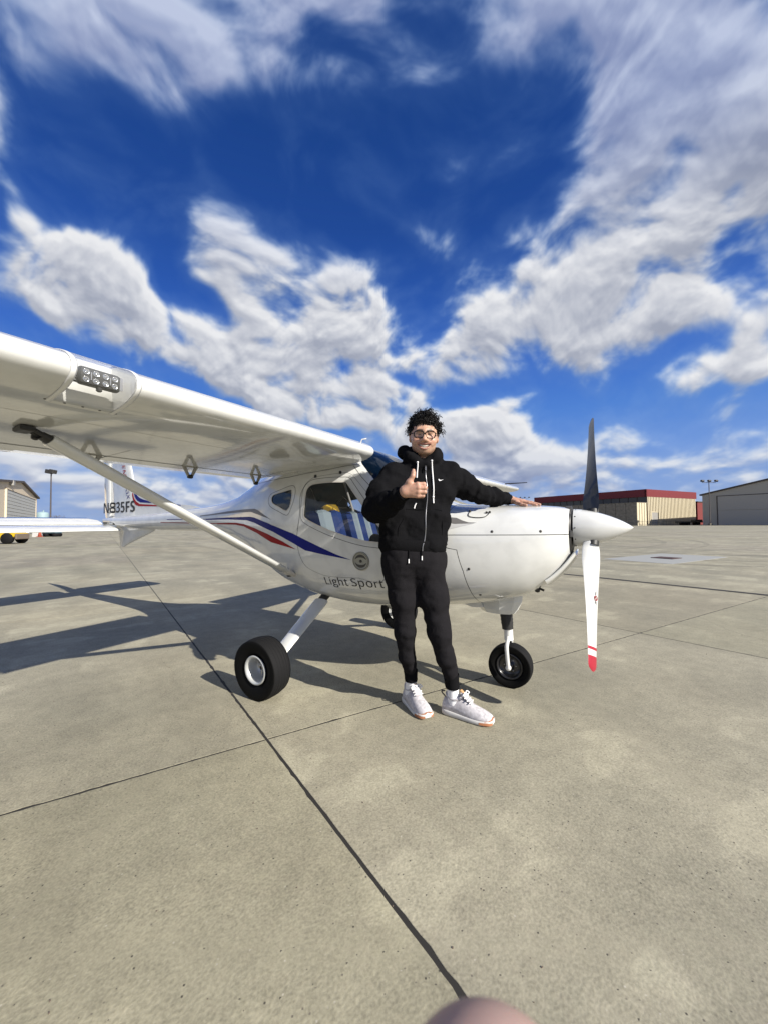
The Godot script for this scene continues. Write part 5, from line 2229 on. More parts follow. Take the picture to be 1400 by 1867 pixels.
	rh.skin(body, 0.0032, hand_paint)
	# left hand: flat on the cowling, fingers to the nose
	var lh := Field.new()
	var wrist := wr_l
	var root := [cowl_world(1.482, 0.128, 0.024), cowl_world(1.490, 0.106, 0.027), cowl_world(1.486, 0.083, 0.026), cowl_world(1.474, 0.060, 0.022)]
	var mid := [cowl_world(1.530, 0.137, 0.018), cowl_world(1.541, 0.108, 0.019), cowl_world(1.534, 0.078, 0.018), cowl_world(1.512, 0.050, 0.016)]
	var end := [cowl_world(1.577, 0.143, 0.0085), cowl_world(1.594, 0.109, 0.0085), cowl_world(1.585, 0.073, 0.0085), cowl_world(1.552, 0.040, 0.0085)]
	for i in 4:
		lh.bone(wrist + (root[i] - root[1]) * 0.35, root[i], 0.021, 0.0135, 0.016)
		var r: float = [0.0098, 0.0102, 0.0098, 0.0088][i]
		lh.bone(root[i], mid[i], 0.0125, r, 0.007)
		lh.bone(mid[i], end[i], r, r * 0.80, 0.005)
	lh.bone(wrist, cowl_world(1.455, 0.150, 0.020), 0.019, 0.0145, 0.016)
	lh.bone(cowl_world(1.455, 0.150, 0.020), cowl_world(1.490, 0.176, 0.013), 0.0140, 0.0112, 0.008)
	lh.bone(cowl_world(1.490, 0.176, 0.013), cowl_world(1.522, 0.186, 0.010), 0.0112, 0.0088, 0.006)
	lh.bone(wrist, wrist + (el_l - wr_l).normalized() * 0.09, 0.026, 0.030, 0.02)
	lh.skin(body, 0.0034, hand_paint)
	# ---- the rest of the body, under the clothes
	var bd := Field.new()
	bd.chain([Vector3(0.176, 0.93, -2.365), Vector3(0.185, 1.12, -2.36), Vector3(0.215, 1.33, -2.365), neck + Vector3(0, -0.06, -0.01)], [0.085, 0.080, 0.080, 0.055], 0.04)
	bd.bone(neck + Vector3(0, -0.07, 0), head_at.origin + Vector3(0, -0.09, -0.03), 0.055, 0.052, 0.03)
	bd.chain([sh_r, el_r, wr_r], [0.048, 0.036, 0.026], 0.03)
	bd.chain([sh_l, el_l, wr_l], [0.048, 0.036, 0.026], 0.03)
	bd.bone(sh_r, sh_l, 0.06, 0.06, 0.05)
	bd.chain([hip_r, knee_r, Vector3(0.133, 0.34, -2.385), ank_r + Vector3(0, 0.06, 0), ank_r + Vector3(0, -0.03, -0.01)], [0.075, 0.036, 0.028, 0.024, 0.022], 0.02)
	bd.chain([hip_l, knee_l, Vector3(0.357, 0.35, -2.315), ank_l + Vector3(0, 0.06, 0), ank_l + Vector3(0, -0.03, 0)], [0.075, 0.036, 0.028, 0.024, 0.022], 0.02)
	bd.skin(body, 0.014, hand_paint)
	wear("body", body, skin, null, false)

	# ---- eyes, teeth, glasses, hair
	var face := func(p: Vector3) -> Vector3: return head_at * p - FEET
	for s in [-1.0, 1.0]:
		var ey := Mb.new()
		ey.ball(face.call(Vector3(0.031 * s, -0.0075, 0.0655)), Vector3.ONE * 0.0125, 8, 14, head_at.basis)
		var eo := put("eye", ey, M["eye white"], person)
		var ir := Mb.new()
		ir.ball(face.call(Vector3(0.030 * s, -0.0075, 0.0715)), Vector3(0.0068, 0.0068, 0.0068), 6, 12, head_at.basis)
		put("iris", ir, M["iris"], eo)
	for row in 2:
		for i in 10:
			var x := (i - 4.5) * 0.0063
			var tm := Mb.new()
			tm.box(face.call(Vector3(x, (-0.0700 if row == 0 else -0.0815) + 11.0 * x * x, 0.0815 - 15.0 * x * x)), Vector3(0.0061, 0.0105 if row == 0 else 0.005, 0.006), head_at.basis * Basis(Vector3.UP, atan(30.0 * x)), 0.0012)
			put("tooth", tm, M["teeth"], person)
	for s in [-1.0, 1.0]:
		var lash := Mb.new()
		lash.tube(curve3([face.call(Vector3(0.0165 * s, -0.0095, 0.0800)), face.call(Vector3(0.024 * s, -0.0042, 0.0820)), face.call(Vector3(0.034 * s, -0.0034, 0.0795)), face.call(Vector3(0.046 * s, -0.009, 0.0705))], 4), 0.0016, 5)
		put("eyelashes", lash, M["hair black"], person)
	var gl := Mb.new()
	for s in [-1.0, 1.0]:
		var ring := PackedVector3Array()
		for i in 33:
			var a := TAU * i / 32.0
			var q := Vector2(signf(cos(a)) * pow(absf(cos(a)), 0.62) * 0.0285, signf(sin(a)) * pow(absf(sin(a)), 0.68) * 0.0205)
			if q.y < 0:
				q.x *= 1.0 - 0.10 * (-q.y / 0.02)
			ring.append(face.call(Vector3(0.0335 * s + q.x, -0.006 + q.y, 0.103 - 0.16 * absf(0.0335 + q.x * s))))
		gl.tube(ring, 0.0031, 6, false)
		gl.tube(curve3([face.call(Vector3(0.061 * s, 0.003, 0.0930)), face.call(Vector3(0.080 * s, 0.005, 0.055)), face.call(Vector3(0.0855 * s, 0.012, 0.0)), face.call(Vector3(0.086 * s, 0.002, -0.025))], 5), 0.0021, 6)
		var lm := Mb.new()
		lm.smooth = false
		for i in 32:
			lm.tri(face.call(Vector3(0.0335 * s, -0.006, 0.0976)), ring[i], ring[i + 1])
		put("lens", lm, lens, person, false)
	gl.tube(curve3([face.call(Vector3(-0.0075, -0.001, 0.1020)), face.call(Vector3(0, 0.0015, 0.1045)), face.call(Vector3(0.0075, -0.001, 0.1020))], 4), 0.0024, 6)
	put("glasses", gl, M["frame black"], person)
	build_hair(head_at)

	# ---- sweatpants
	var pt := Field.new()
	pt.fold = folds
	pt.ripple = ripple
	pt.ripple_amp = 0.0075
	pt.bone(Vector3(0.105, 0.93, -2.362), Vector3(0.245, 0.93, -2.362), 0.128, 0.128, 0.04)
	pt.bone(Vector3(0.10, 1.03, -2.360), Vector3(0.25, 1.03, -2.360), 0.112, 0.112, 0.04)
	pt.chain([hip_r + Vector3(0.01, -0.05, 0), Vector3(0.113, 0.70, -2.352), knee_r], [0.104, 0.082, 0.060], 0.035, 0.0022, 60.0)
	pt.chain([knee_r, Vector3(0.133, 0.34, -2.385), ank_r + Vector3(-0.002, 0.10, 0.005)], [0.060, 0.048, 0.041], 0.03, 0.0022, 75.0)
	pt.chain([hip_l + Vector3(0.0, -0.05, 0), Vector3(0.292, 0.71, -2.325), knee_l], [0.104, 0.086, 0.066], 0.035, 0.0022, 60.0)
	pt.chain([knee_l, Vector3(0.357, 0.35, -2.315), ank_l + Vector3(-0.006, 0.115, 0.005)], [0.066, 0.054, 0.045], 0.03, 0.0022, 75.0)
	pt.bone(Vector3(0.352, 0.905, -2.36), Vector3(0.362, 0.945, -2.36), 0.022, 0.018, 0.03)
	var pants := Mb.new()
	pt.skin(pants, 0.0105)
	var po := wear("sweatpants", pants, M["sweatpants cloth"], null, false)
	for d in [[ank_r, Vector3(-0.003, 0.105, 0.0), 0.041, -0.002], [ank_l, Vector3(-0.008, 0.120, 0.0), 0.044, 0.0]]:
		var cuff := Mb.new()
		var top: Vector3 = d[0] + d[1]
		var low: Vector3 = d[0] + Vector3(0.0, 0.035, 0.0)
		var rows := []
		for i in 7:
			var f := i / 6.0
			var ring := PackedVector3Array()
			var r: float = d[2] * [1.06, 1.05, 1.0, 0.97, 0.96, 0.97, 0.90][i]
			for k in 60:
				var a := TAU * k / 60.0
				var w: float = r + (0.0012 if k % 2 else 0.0)
				ring.append(top.lerp(low, f) + Vector3(cos(a) * w, 0, sin(a) * w * 1.12))
			rows.append(ring)
		cuff.loft(rows, true, false, true)
		put("ankle_cuff", cuff, M["hoodie cloth"], po)
	# drawcords and pocket edges
	for q in [[Vector3(0.146, 1.02, 0), Vector3(0.142, 0.985, 0), Vector3(0.139, 0.945, 0)], [Vector3(0.212, 1.02, 0), Vector3(0.214, 0.985, 0), Vector3(0.215, 0.962, 0)]]:
		var path := PackedVector3Array()
		for p in q:
			path.append(pt.meet(Vector3(p.x, p.y, -1.9), Vector3(0, 0, -1)) + Vector3(0, 0, 0.004))
		var cm := Mb.new()
		cm.tube(path, 0.003, 6)
		put("waist_cord", cm, M["hoodie cloth"], po)
		var tm := Mb.new()
		tm.tube(PackedVector3Array([path[2], path[2] + Vector3(0, -0.024, 0.002)]), 0.0035, 7)
		put("cord_tip", tm, M["cord white"], po)
	# ---- hoodie
	var hf := Field.new()
	hf.fold = folds
	hf.ripple = noise(FastNoiseLite.TYPE_SIMPLEX_SMOOTH, 9.0, 3, 63)
	hf.ripple_amp = 0.013
	hf.bone(Vector3(0.085, 1.04, -2.355), Vector3(0.262, 1.035, -2.355), 0.120, 0.120, 0.05)
	hf.bone(Vector3(0.095, 1.18, -2.355), Vector3(0.285, 1.18, -2.36), 0.124, 0.122, 0.06)
	hf.bone(Vector3(0.110, 1.34, -2.360), Vector3(0.325, 1.34, -2.375), 0.122, 0.118, 0.06)
	hf.bone(sh_r + Vector3(0.02, -0.02, 0), sh_l + Vector3(-0.02, -0.02, 0), 0.088, 0.088, 0.05)
	hf.bone(neck + Vector3(-0.03, -0.07, -0.01), neck + Vector3(0.03, -0.07, -0.01), 0.085, 0.085, 0.06)
	hf.chain([sh_r + Vector3(0, -0.01, 0), sh_r.lerp(el_r, 0.55) + Vector3(-0.012, 0, 0), el_r], [0.090, 0.086, 0.080], 0.04, 0.006, 70.0)
	hf.chain([el_r, el_r.lerp(wr_r, 0.5) + Vector3(0, -0.008, 0), wr_r + (el_r - wr_r) * 0.12], [0.078, 0.068, 0.048], 0.03, 0.006, 85.0)
	hf.chain([sh_l + Vector3(0, -0.01, 0), sh_l.lerp(el_l, 0.5) + Vector3(0, -0.012, 0), el_l + Vector3(0, -0.006, 0)], [0.090, 0.078, 0.062], 0.04, 0.005, 90.0)
	hf.chain([el_l + Vector3(0, -0.006, 0), el_l.lerp(wr_l, 0.5) + Vector3(0, -0.004, 0), wr_l + (el_l - wr_l) * 0.20], [0.062, 0.055, 0.044], 0.025, 0.007, 105.0)
	# the hood lying round the neck
	var ho := neck
	hf.chain([ho + Vector3(-0.028, -0.045, 0.085), ho + Vector3(-0.080, 0.012, 0.055), ho + Vector3(-0.110, 0.050, 0.0), ho + Vector3(-0.105, 0.052, -0.06), ho + Vector3(-0.05, 0.055, -0.115), ho + Vector3(0.03, 0.055, -0.12), ho + Vector3(0.080, 0.045, -0.07), ho + Vector3(0.086, 0.032, -0.005), ho + Vector3(0.066, 0.000, 0.055), ho + Vector3(0.022, -0.045, 0.085)], [0.022, 0.032, 0.036, 0.040, 0.042, 0.042, 0.038, 0.034, 0.030, 0.022], 0.03)
	var hood := Mb.new()
	hf.skin(hood, 0.0095)
	var oo := wear("hoodie", hood, M["hoodie cloth"], null, false)
	# ribbed hem band and cuffs
	var hem := Mb.new()
	var rows := []
	for i in 5:
		var y: float = [1.052, 1.045, 1.018, 0.992, 0.984][i]
		var g: float = [0.0, 0.006, 0.004, 0.002, -0.006][i]
		var ring := PackedVector3Array()
		for k in 72:
			var a := TAU * k / 72.0
			var c := Vector3(0.173, y - 0.016 * cos(a) * 0.6, -2.357)
			var r := Vector2(0.198 + g, 0.122 + g)
			ring.append(c + Vector3(signf(cos(a)) * pow(absf(cos(a)), 0.8) * r.x, 0, signf(sin(a)) * pow(absf(sin(a)), 0.8) * r.y))
		rows.append(ring)
	hem.loft(rows, true, false, true)
	put("hem_band", hem, M["hoodie cloth"], oo)
	for d in [[wr_r + (el_r - wr_r) * 0.24, wr_r + (wr_r - el_r) * 0.11, 0.044, 0.037], [wr_l + (el_l - wr_l) * 0.28, wr_l + (el_l - wr_l) * 0.02, 0.043, 0.037]]:
		var cm := Mb.new()
		cm.tube(PackedVector3Array([d[0], d[0].lerp(d[1], 0.15), d[0].lerp(d[1], 0.5), d[0].lerp(d[1], 0.95), d[1]]), PackedFloat32Array([d[2], d[2] * 1.04, (d[2] + d[3]) * 0.5, d[3] * 1.02, d[3] * 0.92]), 28)
		put("sleeve_cuff", cm, M["hoodie cloth"], oo)
	# zip, drawstrings, emblem, pocket seams: laid on the front of the hoodie
	var on := func(x: float, y: float, out: float) -> Vector3:
		var p := hf.meet(Vector3(x, y, -1.9) if y > 1.2 else Vector3(x, y, -2.0), Vector3(0, 0, -1))
		if y < 1.05:
			p.z = maxf(p.z, -2.357 + 0.126)
		return p + Vector3(0, 0, out)
	var zp := PackedVector3Array()
	for q in [[0.247, 1.492], [0.248, 1.46], [0.249, 1.42], [0.252, 1.38], [0.2535, 1.34], [0.252, 1.29], [0.246, 1.24], [0.241, 1.19], [0.240, 1.13], [0.238, 1.09], [0.232, 1.05], [0.222, 1.02], [0.219, 0.99]]:
		zp.append(on.call(q[0], q[1], 0.0015))
	zp = curve3(Array(zp), 3)
	var zm := Mb.new()
	zm.tube(zp, 0.0034, 6, true, 0.6, Vector3(1, 0, 0))
	put("zip", zm, M["zip"], oo)
	var zt := Mb.new()
	zt.box(zp[1] + Vector3(0, -0.01, 0.004), Vector3(0.009, 0.026, 0.005), Basis.IDENTITY, 0.002)
	put("zip_pull", zt, M["zip"], oo)
	for pts in [[[0.200, 1.512], [0.200, 1.49], [0.197, 1.455], [0.194, 1.42]], [[0.285, 1.522], [0.287, 1.48], [0.289, 1.43], [0.290, 1.36], [0.289, 1.30], [0.289, 1.268]]]:
		var path := []
		for q in pts:
			path.append(on.call(q[0], q[1], 0.004))
		var cm := Mb.new()
		cm.tube(curve3(path, 4), 0.0042, 7)
		cm.ball(path[0], Vector3.ONE * 0.0065, 6, 8)
		if pts.size() > 4:
			cm.ball(on.call(0.289, 1.305, 0.005), Vector3(0.007, 0.006, 0.006), 6, 8)
		put("drawstring", cm, M["cord white"], oo)
	var c2 := Mb.new()
	c2.tube(PackedVector3Array([on.call(0.188, 1.27, 0.004), on.call(0.180, 1.255, 0.004), on.call(0.176, 1.238, 0.004)]), 0.0042, 7)
	put("drawstring", c2, M["cord white"], oo)
	var em := Mb.new()
	em.smooth = false
	var shape := smooth2(v2([0.0, 0.010, 0.003, 0.0025, 0.010, 0.0, 0.020, 0.003, 0.034, 0.010, 0.022, 0.0075, 0.012, 0.0065, 0.006, 0.009, 0.0035, 0.014]), 3)
	var tri := Geometry2D.triangulate_polygon(shape)
	for i in range(0, tri.size(), 3):
		var a := []
		for k in 3:
			var q := shape[tri[i + k]]
			a.append(on.call(0.322 + q.x * 0.86, 1.400 + q.y * 0.9, 0.0022))
		em.tri(a[0], a[1], a[2])
	put("emblem", em, M["cord white"], oo, false)
	var seams := Mb.new()
	for pts in [[[0.13, 1.235], [0.17, 1.232], [0.235, 1.232]], [[0.245, 1.232], [0.30, 1.232], [0.335, 1.225]], [[0.13, 1.235], [0.115, 1.18], [0.085, 1.125], [0.08, 1.075]], [[0.335, 1.225], [0.342, 1.16], [0.34, 1.08]]]:
		var path := []
		for q in pts:
			path.append(on.call(q[0], q[1], 0.0))
		seams.tube(curve3(path, 5), 0.0028, 5)
	put("pocket_seam", seams, M["hoodie cloth"], oo)
	# ---- shoes
	build_shoe(ank_r, Vector3(0.245, 0, -2.292), Vector3(0.135, 0, -2.545), "right")
	build_shoe(ank_l, Vector3(0.607, 0, -2.222), Vector3(0.352, 0, -2.388), "left")


func build_hair(head_at: Transform3D) -> void:
	var r := RandomNumberGenerator.new()
	r.seed = 99
	var cap := Mb.new()
	var cf := Field.new()
	cf.egg(Vector3(0, 0.040, -0.022), Vector3(0.0895, 0.090, 0.100), 0.02)
	cf.egg(Vector3(0.010, 0.084, 0.018), Vector3(0.072, 0.038, 0.062), 0.03)
	cf.egg(Vector3(0, -0.025, 0.080), Vector3(0.095, 0.080, 0.085), 0.012, Basis.IDENTITY, true)
	cf.egg(Vector3(0, -0.105, -0.03), Vector3(0.12, 0.075, 0.14), 0.012, Basis.IDENTITY, true)
	cf.ripple = noise(FastNoiseLite.TYPE_SIMPLEX_SMOOTH, 60.0, 2, 17)
	cf.ripple_amp = 0.011
	cf.moved(head_at)
	cf.skin(cap, 0.0055)
	for i in cap.v.size():
		cap.v[i] -= FEET
	var ho := put("hair", cap, M["hair black"], person, false)
	# curls: short coils that leave the scalp
	var st := Mb.new()
	var done := 0
	while done < 900:
		var u := r.randf_range(-0.25, 1.0)
		var az := r.randf() * TAU
		var d := Vector3(cos(az) * sqrt(1.0 - u * u), u, sin(az) * sqrt(1.0 - u * u))
		var p := Vector3(0.002, 0.047, -0.018) + d * Vector3(0.085, 0.094, 0.098)
		if p.z > 0.035 and p.y < 0.074:
			continue
		if p.y < 0.030 and p.z > -0.02 and p.x < 0.02 or p.y < 0.012 and p.z > -0.02:
			continue
		done += 1
		var n := d
		var side := n.cross(Vector3(r.randf() - 0.5, r.randf() - 0.5, r.randf() - 0.5)).normalized()
		var over := n.cross(side)
		var long := (r.randf_range(0.012, 0.036) if r.randf() < 0.8 else r.randf_range(0.036, 0.060)) * (1.2 if p.x > 0.02 and p.y < 0.08 else 1.0) * (1.15 if p.y > 0.10 else 0.9)
		var coil := r.randf_range(0.003, 0.012)
		var turns := r.randf_range(1.0, 2.0)
		var ph := r.randf() * TAU
		var path := PackedVector3Array()
		var droop := r.randf_range(0.2, 0.9)
		for k in 14:
			var f := k / 13.0
			var a := ph + f * turns * TAU
			var q := p + n * (long * f * (1.0 - 0.25 * f)) + (side * cos(a) + over * sin(a)) * coil * minf(1.0, f * 3.0) + Vector3(0, -droop * 0.016 * f * f, 0.006 * f * maxf(0, n.z))
			path.append(head_at * q - FEET)
		st.tube(path, r.randf_range(0.0007, 0.0017), 4, true)
		st.group += 2
	# the fringe over the forehead
	for i in 70:
		var x := r.randf_range(-0.062, 0.066)
		var p := Vector3(x, 0.082 + r.randf_range(-0.004, 0.012), 0.066 - 5.0 * x * x)
		var path := PackedVector3Array()
		var ph := r.randf() * TAU
		var down := r.randf_range(0.012, 0.036)
		var coil := r.randf_range(0.003, 0.007)
		for k in 9:
			var f := k / 8.0
			var a := ph + f * TAU * 1.2
			path.append(head_at * (p + Vector3(cos(a) * coil + (x * 0.15) * f, -down * f, 0.018 * sin(f * PI * 0.6) + sin(a) * coil * 0.6)) - FEET)
		st.tube(path, r.randf_range(0.0011, 0.0022), 4, true)
		st.group += 2
	var c := put("curls", st, M["hair black"], ho)
	c.set_meta("kind", "stuff")


func build_shoe(ank: Vector3, toe: Vector3, heel: Vector3, which: String) -> void:
	var f := (toe - heel).normalized()
	var s := f.cross(Vector3.UP)
	var long := toe.distance_to(heel)
	var shoe := Node3D.new()
	shoe.name = "shoe"
	person.add_child(shoe, true)
	shoe.position = -FEET
	# along, half width, sole height, top height
	var prof := [[0.0, 0.024, 0.030, 0.070], [0.03, 0.035, 0.032, 0.092], [0.10, 0.041, 0.033, 0.104], [0.20, 0.043, 0.032, 0.112], [0.30, 0.044, 0.030, 0.117], [0.40, 0.046, 0.028, 0.113], [0.52, 0.050, 0.027, 0.099], [0.65, 0.053, 0.026, 0.083], [0.78, 0.053, 0.026, 0.071], [0.88, 0.048, 0.027, 0.061], [0.95, 0.038, 0.029, 0.052], [0.985, 0.027, 0.031, 0.044], [1.0, 0.014, 0.033, 0.038]]
	var up := []
	var so := []
	for q in prof:
		var c: Vector3 = heel + f * long * q[0]
		var ring := PackedVector3Array()
		for k in 17:
			var a := PI * k / 16.0
			var x: float = signf(cos(a)) * pow(absf(cos(a)), 0.75) * q[1]
			var y: float = q[2] - 0.004 + (q[3] - q[2] + 0.004) * pow(sin(a), 0.8 if q[0] > 0.5 else 0.6)
			ring.append(c + s * x * (1.0 - 0.34 * sin(a) * (1.0 if q[0] < 0.5 else 0.35)) + Vector3.UP * y)
		up.append(ring)
		var r2 := PackedVector3Array()
		var w: float = q[1] + 0.0045
		var lift := 0.010 * smoothstep(0.82, 1.0, q[0]) + 0.004 * smoothstep(0.08, 0.0, q[0])
		for k in [[-0.90, 0.0], [-1.0, 0.25], [-1.0, 0.85], [-0.9, 1.0], [0.9, 1.0], [1.0, 0.85], [1.0, 0.25], [0.90, 0.0]]:
			r2.append(c + f * (0.004 if q[0] > 0.9 else 0.0) + s * w * k[0] + Vector3.UP * (lift + (q[2] - lift) * k[1] + 0.001))
		so.append(r2)
	var um := Mb.new()
	um.loft(up, true, true, true)
	put("upper", um, M["sneaker"], shoe)
	var sm := Mb.new()
	sm.loft(so, true, true, true)
	put("sole", sm, M["sole"], shoe)
	# gum toe cap
	var tc := Mb.new()
	var tr := []
	for i in range(8, 13):
		var q = prof[i]
		var c: Vector3 = heel + f * (long * q[0] + 0.0035)
		var r3 := PackedVector3Array()
		for k in 13:
			var a := lerpf(-0.15, PI + 0.15, k / 12.0)
			r3.append(c + s * cos(a) * (q[1] + 0.0075) + Vector3.UP * (0.012 + (q[3] - 0.012 + 0.004) * maxf(sin(a), -0.1) * lerpf(0.45, 1.0, (i - 8) / 4.0)))
		tr.append(r3)
	tc.loft(tr, false)
	put("toe_cap", tc, M["gum toe"], shoe, false)
	# sock and collar
	var mid := Vector3(ank.x, 0, ank.z)
	var base := heel + f * long * 0.235
	var sk := Mb.new()
	sk.tube(PackedVector3Array([base + Vector3.UP * 0.07, base.lerp(mid, 0.5) + Vector3.UP * 0.12, mid + Vector3.UP * 0.19]), PackedFloat32Array([0.040, 0.036, 0.035]), 20)
	put("sock", sk, M["sock"], shoe)
	var col := Mb.new()
	var ring := PackedVector3Array()
	for k in 25:
		var a := TAU * k / 24.0
		ring.append(base + f * (cos(a) * 0.052 + 0.004) + s * sin(a) * 0.036 + Vector3.UP * (0.112 + 0.010 * cos(a * 2.0)))
	col.tube(ring, 0.0075, 8, false)
	put("collar", col, M["sneaker"], shoe)
	# tongue, tab, laces
	var tg := Mb.new()
	var t0 := base + f * 0.048 + Vector3.UP * 0.142
	var t1 := heel + f * long * 0.62 + Vector3.UP * 0.089
	var ta := (t1 - t0).normalized()
	var tn := s.cross(ta).normalized()
	if tn.y < 0:
		tn = -tn
	tg.box(t0.lerp(t1, 0.45), Vector3(t0.distance_to(t1) * 0.95, 0.012, 0.044), Basis(ta, tn, ta.cross(tn)), 0.005)
	put("tongue", tg, M["sneaker"], shoe)
	var tab := Mb.new()
	tab.box(t0 + tn * 0.004 - ta * 0.002, Vector3(0.026, 0.012, 0.022), Basis(ta, tn, ta.cross(tn)), 0.003)
	put("tongue_tab", tab, M["tan tab"], shoe)
	for k in 4:
		var lm := Mb.new()
		var c := t0.lerp(t1, 0.18 + 0.21 * k) + tn * 0.007
		lm.tube(curve3([c - s * 0.030 - tn * 0.008, c - s * 0.012 + tn * 0.003, c + s * 0.012 + tn * 0.003, c + s * 0.030 - tn * 0.008], 3), 0.0036, 6)
		put("lace", lm, M["cord white"], shoe)
	var bow := Mb.new()
	var kn := t0.lerp(t1, 0.20) + tn * 0.012
	bow.ball(kn, Vector3(0.009, 0.007, 0.009), 6, 8)
	for g in [-1.0, 1.0]:
		bow.tube(curve3([kn, kn + s * 0.02 * g + Vector3(0, 0.008, 0), kn + s * 0.038 * g + Vector3(0, -0.006, 0) + f * 0.01, kn + s * 0.02 * g + Vector3(0, -0.012, 0), kn], 4), 0.003, 6)
	bow.tube(curve3([kn, kn - s * 0.024 + f * 0.01 + Vector3(0, -0.03, 0), kn - s * 0.030 + f * 0.016 + Vector3(0, -0.062, 0)], 4), 0.003, 6)
	put("lace_bow", bow, M["cord white"], shoe)
	var pull := Mb.new()
	pull.tube(curve3([heel + f * 0.012 + Vector3.UP * 0.095, heel - f * 0.012 + Vector3.UP * 0.118, heel + f * 0.010 + Vector3.UP * 0.128], 4), 0.0045, 6)
	put("heel_loop", pull, M["badge dark"], shoe)

# ------------------------------------------------------------------ buildings and other things round the apron
func wall_axes(dir: Vector2) -> Array:   # along the wall, up, out of the wall on its left
	var e := Vector3(dir.x, 0, dir.y).normalized()
	return [e, Vector3.UP, e.cross(Vector3.UP)]


# a box given by a corner on the ground, spans along e, up and along n
func block(mb: Mb, at: Vector3, e: Vector3, n: Vector3, e0: float, e1: float, y0: float, y1: float, n0: float, n1: float) -> void:
	mb.box(at + e * (e0 + e1) * 0.5 + Vector3.UP * (y0 + y1) * 0.5 + n * (n0 + n1) * 0.5, Vector3(absf(e1 - e0), absf(y1 - y0), absf(n1 - n0)), Basis(e, Vector3.UP, e.cross(Vector3.UP)))


func build_background() -> void:
	mat("red fascia", lin(0.15, 0.010, 0.014), 0.6)
	var cw := mat("concrete wall", lin(0.30, 0.27, 0.215), 0.9)
	var wn := NoiseTexture2D.new()
	wn.width = 512
	wn.height = 512
	wn.seamless = true
	wn.noise = noise(FastNoiseLite.TYPE_SIMPLEX_SMOOTH, 0.02, 5, 91)
	var ramp := Gradient.new()
	ramp.set_color(0, Color(0.72, 0.71, 0.69))
	ramp.set_color(1, Color(1, 1, 1))
	wn.color_ramp = ramp
	cw.albedo_texture = wn
	cw.uv1_triplanar = true
	cw.uv1_scale = Vector3.ONE * 0.12
	var rib := mat("cream rib", lin(0.58, 0.51, 0.36), 0.8)
	mat("rib gap", lin(0.17, 0.14, 0.09), 0.9)
	var dg := mat("dark glass", lin(0.02, 0.024, 0.028), 0.08, 0.0)
	mat("grey door", lin(0.28, 0.27, 0.25), 0.6)
	mat("hangar siding", lin(0.42, 0.39, 0.32), 0.8)
	mat("hangar door", lin(0.40, 0.375, 0.32), 0.75)
	mat("tan siding", lin(0.62, 0.53, 0.40), 0.85)
	mat("louver", lin(0.45, 0.45, 0.42), 0.6)
	mat("roof edge", lin(0.07, 0.055, 0.045), 0.7)
	mat("pole", lin(0.07, 0.06, 0.06), 0.6)
	mat("tank", lin(0.27, 0.37, 0.39), 0.6)
	mat("tug yellow", lin(0.68, 0.45, 0.015), 0.45, 0.0, 0.4)
	mat("bark", lin(0.14, 0.11, 0.085), 0.9)
	mat("cone", lin(0.34, 0.06, 0.03), 0.7)
	mat("machine blue", lin(0.12, 0.20, 0.26), 0.6)
	mat("old red", lin(0.16, 0.02, 0.018), 0.7)

	# ---- long hangar with the red band
	var u := Vector3(-0.49, 0, -0.872)
	var v := Vector3(0.872, 0, -0.49)
	var at := Vector3(73.0, -0.05, -107.0)
	var H := thing("red_topped_hangar", "long concrete hangar with a dark red band round its roof, beyond the propeller", "hangar", at)
	var core := Mb.new()
	block(core, Vector3.ZERO, u, v, 0.0, 37.0, 0.0, 8.1, 0.3, 28.3)
	put("wall", core, M["rib gap"], H)
	for d in [[u, v, -0.25, 37.25, -0.45, 0.0], [v, u, -0.45, 28.9, -0.25, 0.2]]:
		var f := Mb.new()
		block(f, Vector3.ZERO, d[0], d[1], d[2], d[3], 8.05, 10.15, d[4], d[5])
		put("roof_band", f, M["red fascia"], H)
	var rf := Mb.new()
	block(rf, Vector3.ZERO, u, v, 0.3, 37.2, 8.1, 10.0, 0.05, 28.8)
	put("roof", rf, M["red fascia"], H)
	for i in 15:
		var w := Mb.new()
		var a := 0.15 + i * 2.46
		block(w, Vector3.ZERO, u, v, a, a + 2.28, 6.42, 8.0, 0.18, 0.30)
		put("window", w, dg, H)
		var fr := Mb.new()
		block(fr, Vector3.ZERO, u, v, a + 2.28, a + 2.46, 6.35, 8.05, 0.08, 0.30)
		put("mullion", fr, M["roof edge"], H)
	# ribs of the lit end wall
	for i in 34:
		var a := 0.25 + i * 0.832
		if a > 2.1 and a < 5.6:
			var top := Mb.new()
			block(top, Vector3.ZERO, v, u, a, a + 0.42, 3.95, 8.05, -0.22, 0.0)
			put("rib", top, rib, H)
			continue
		var r := Mb.new()
		block(r, Vector3.ZERO, v, u, a, a + 0.42, 0.0, 8.05, -0.22, 0.0)
		put("rib", r, rib, H)
	var dr := Mb.new()
	block(dr, Vector3.ZERO, v, u, 2.25, 5.6, 0.0, 3.7, -0.12, 0.0)
	put("door", dr, M["grey door"], H)
	var dl := Mb.new()
	block(dl, Vector3.ZERO, v, u, 2.1, 5.75, 3.7, 3.92, -0.2, 0.0)
	put("door_lintel", dl, rib, H)
	# low annex of concrete panels along the front
	for i in 13:
		var p := Mb.new()
		var a := i * 2.85
		block(p, Vector3.ZERO, u, v, a + 0.05, a + 2.8, 0.0, 6.3 - 0.02 * (i % 3), -5.0, -4.8)
		put("wall_panel", p, cw, H)
	var ann := Mb.new()
	block(ann, Vector3.ZERO, u, v, 0.12, 37.0, 0.0, 6.2, -4.82, 0.2)
	put("annex", ann, M["rib gap"], H)
	for i in 4:
		var p := Mb.new()
		block(p, Vector3.ZERO, v, u, -4.98 + i * 1.25, -4.98 + i * 1.25 + 0.95, 0.0, 6.3, -0.10, 0.14)
		put("rib", p, rib, H)
	var cop := Mb.new()
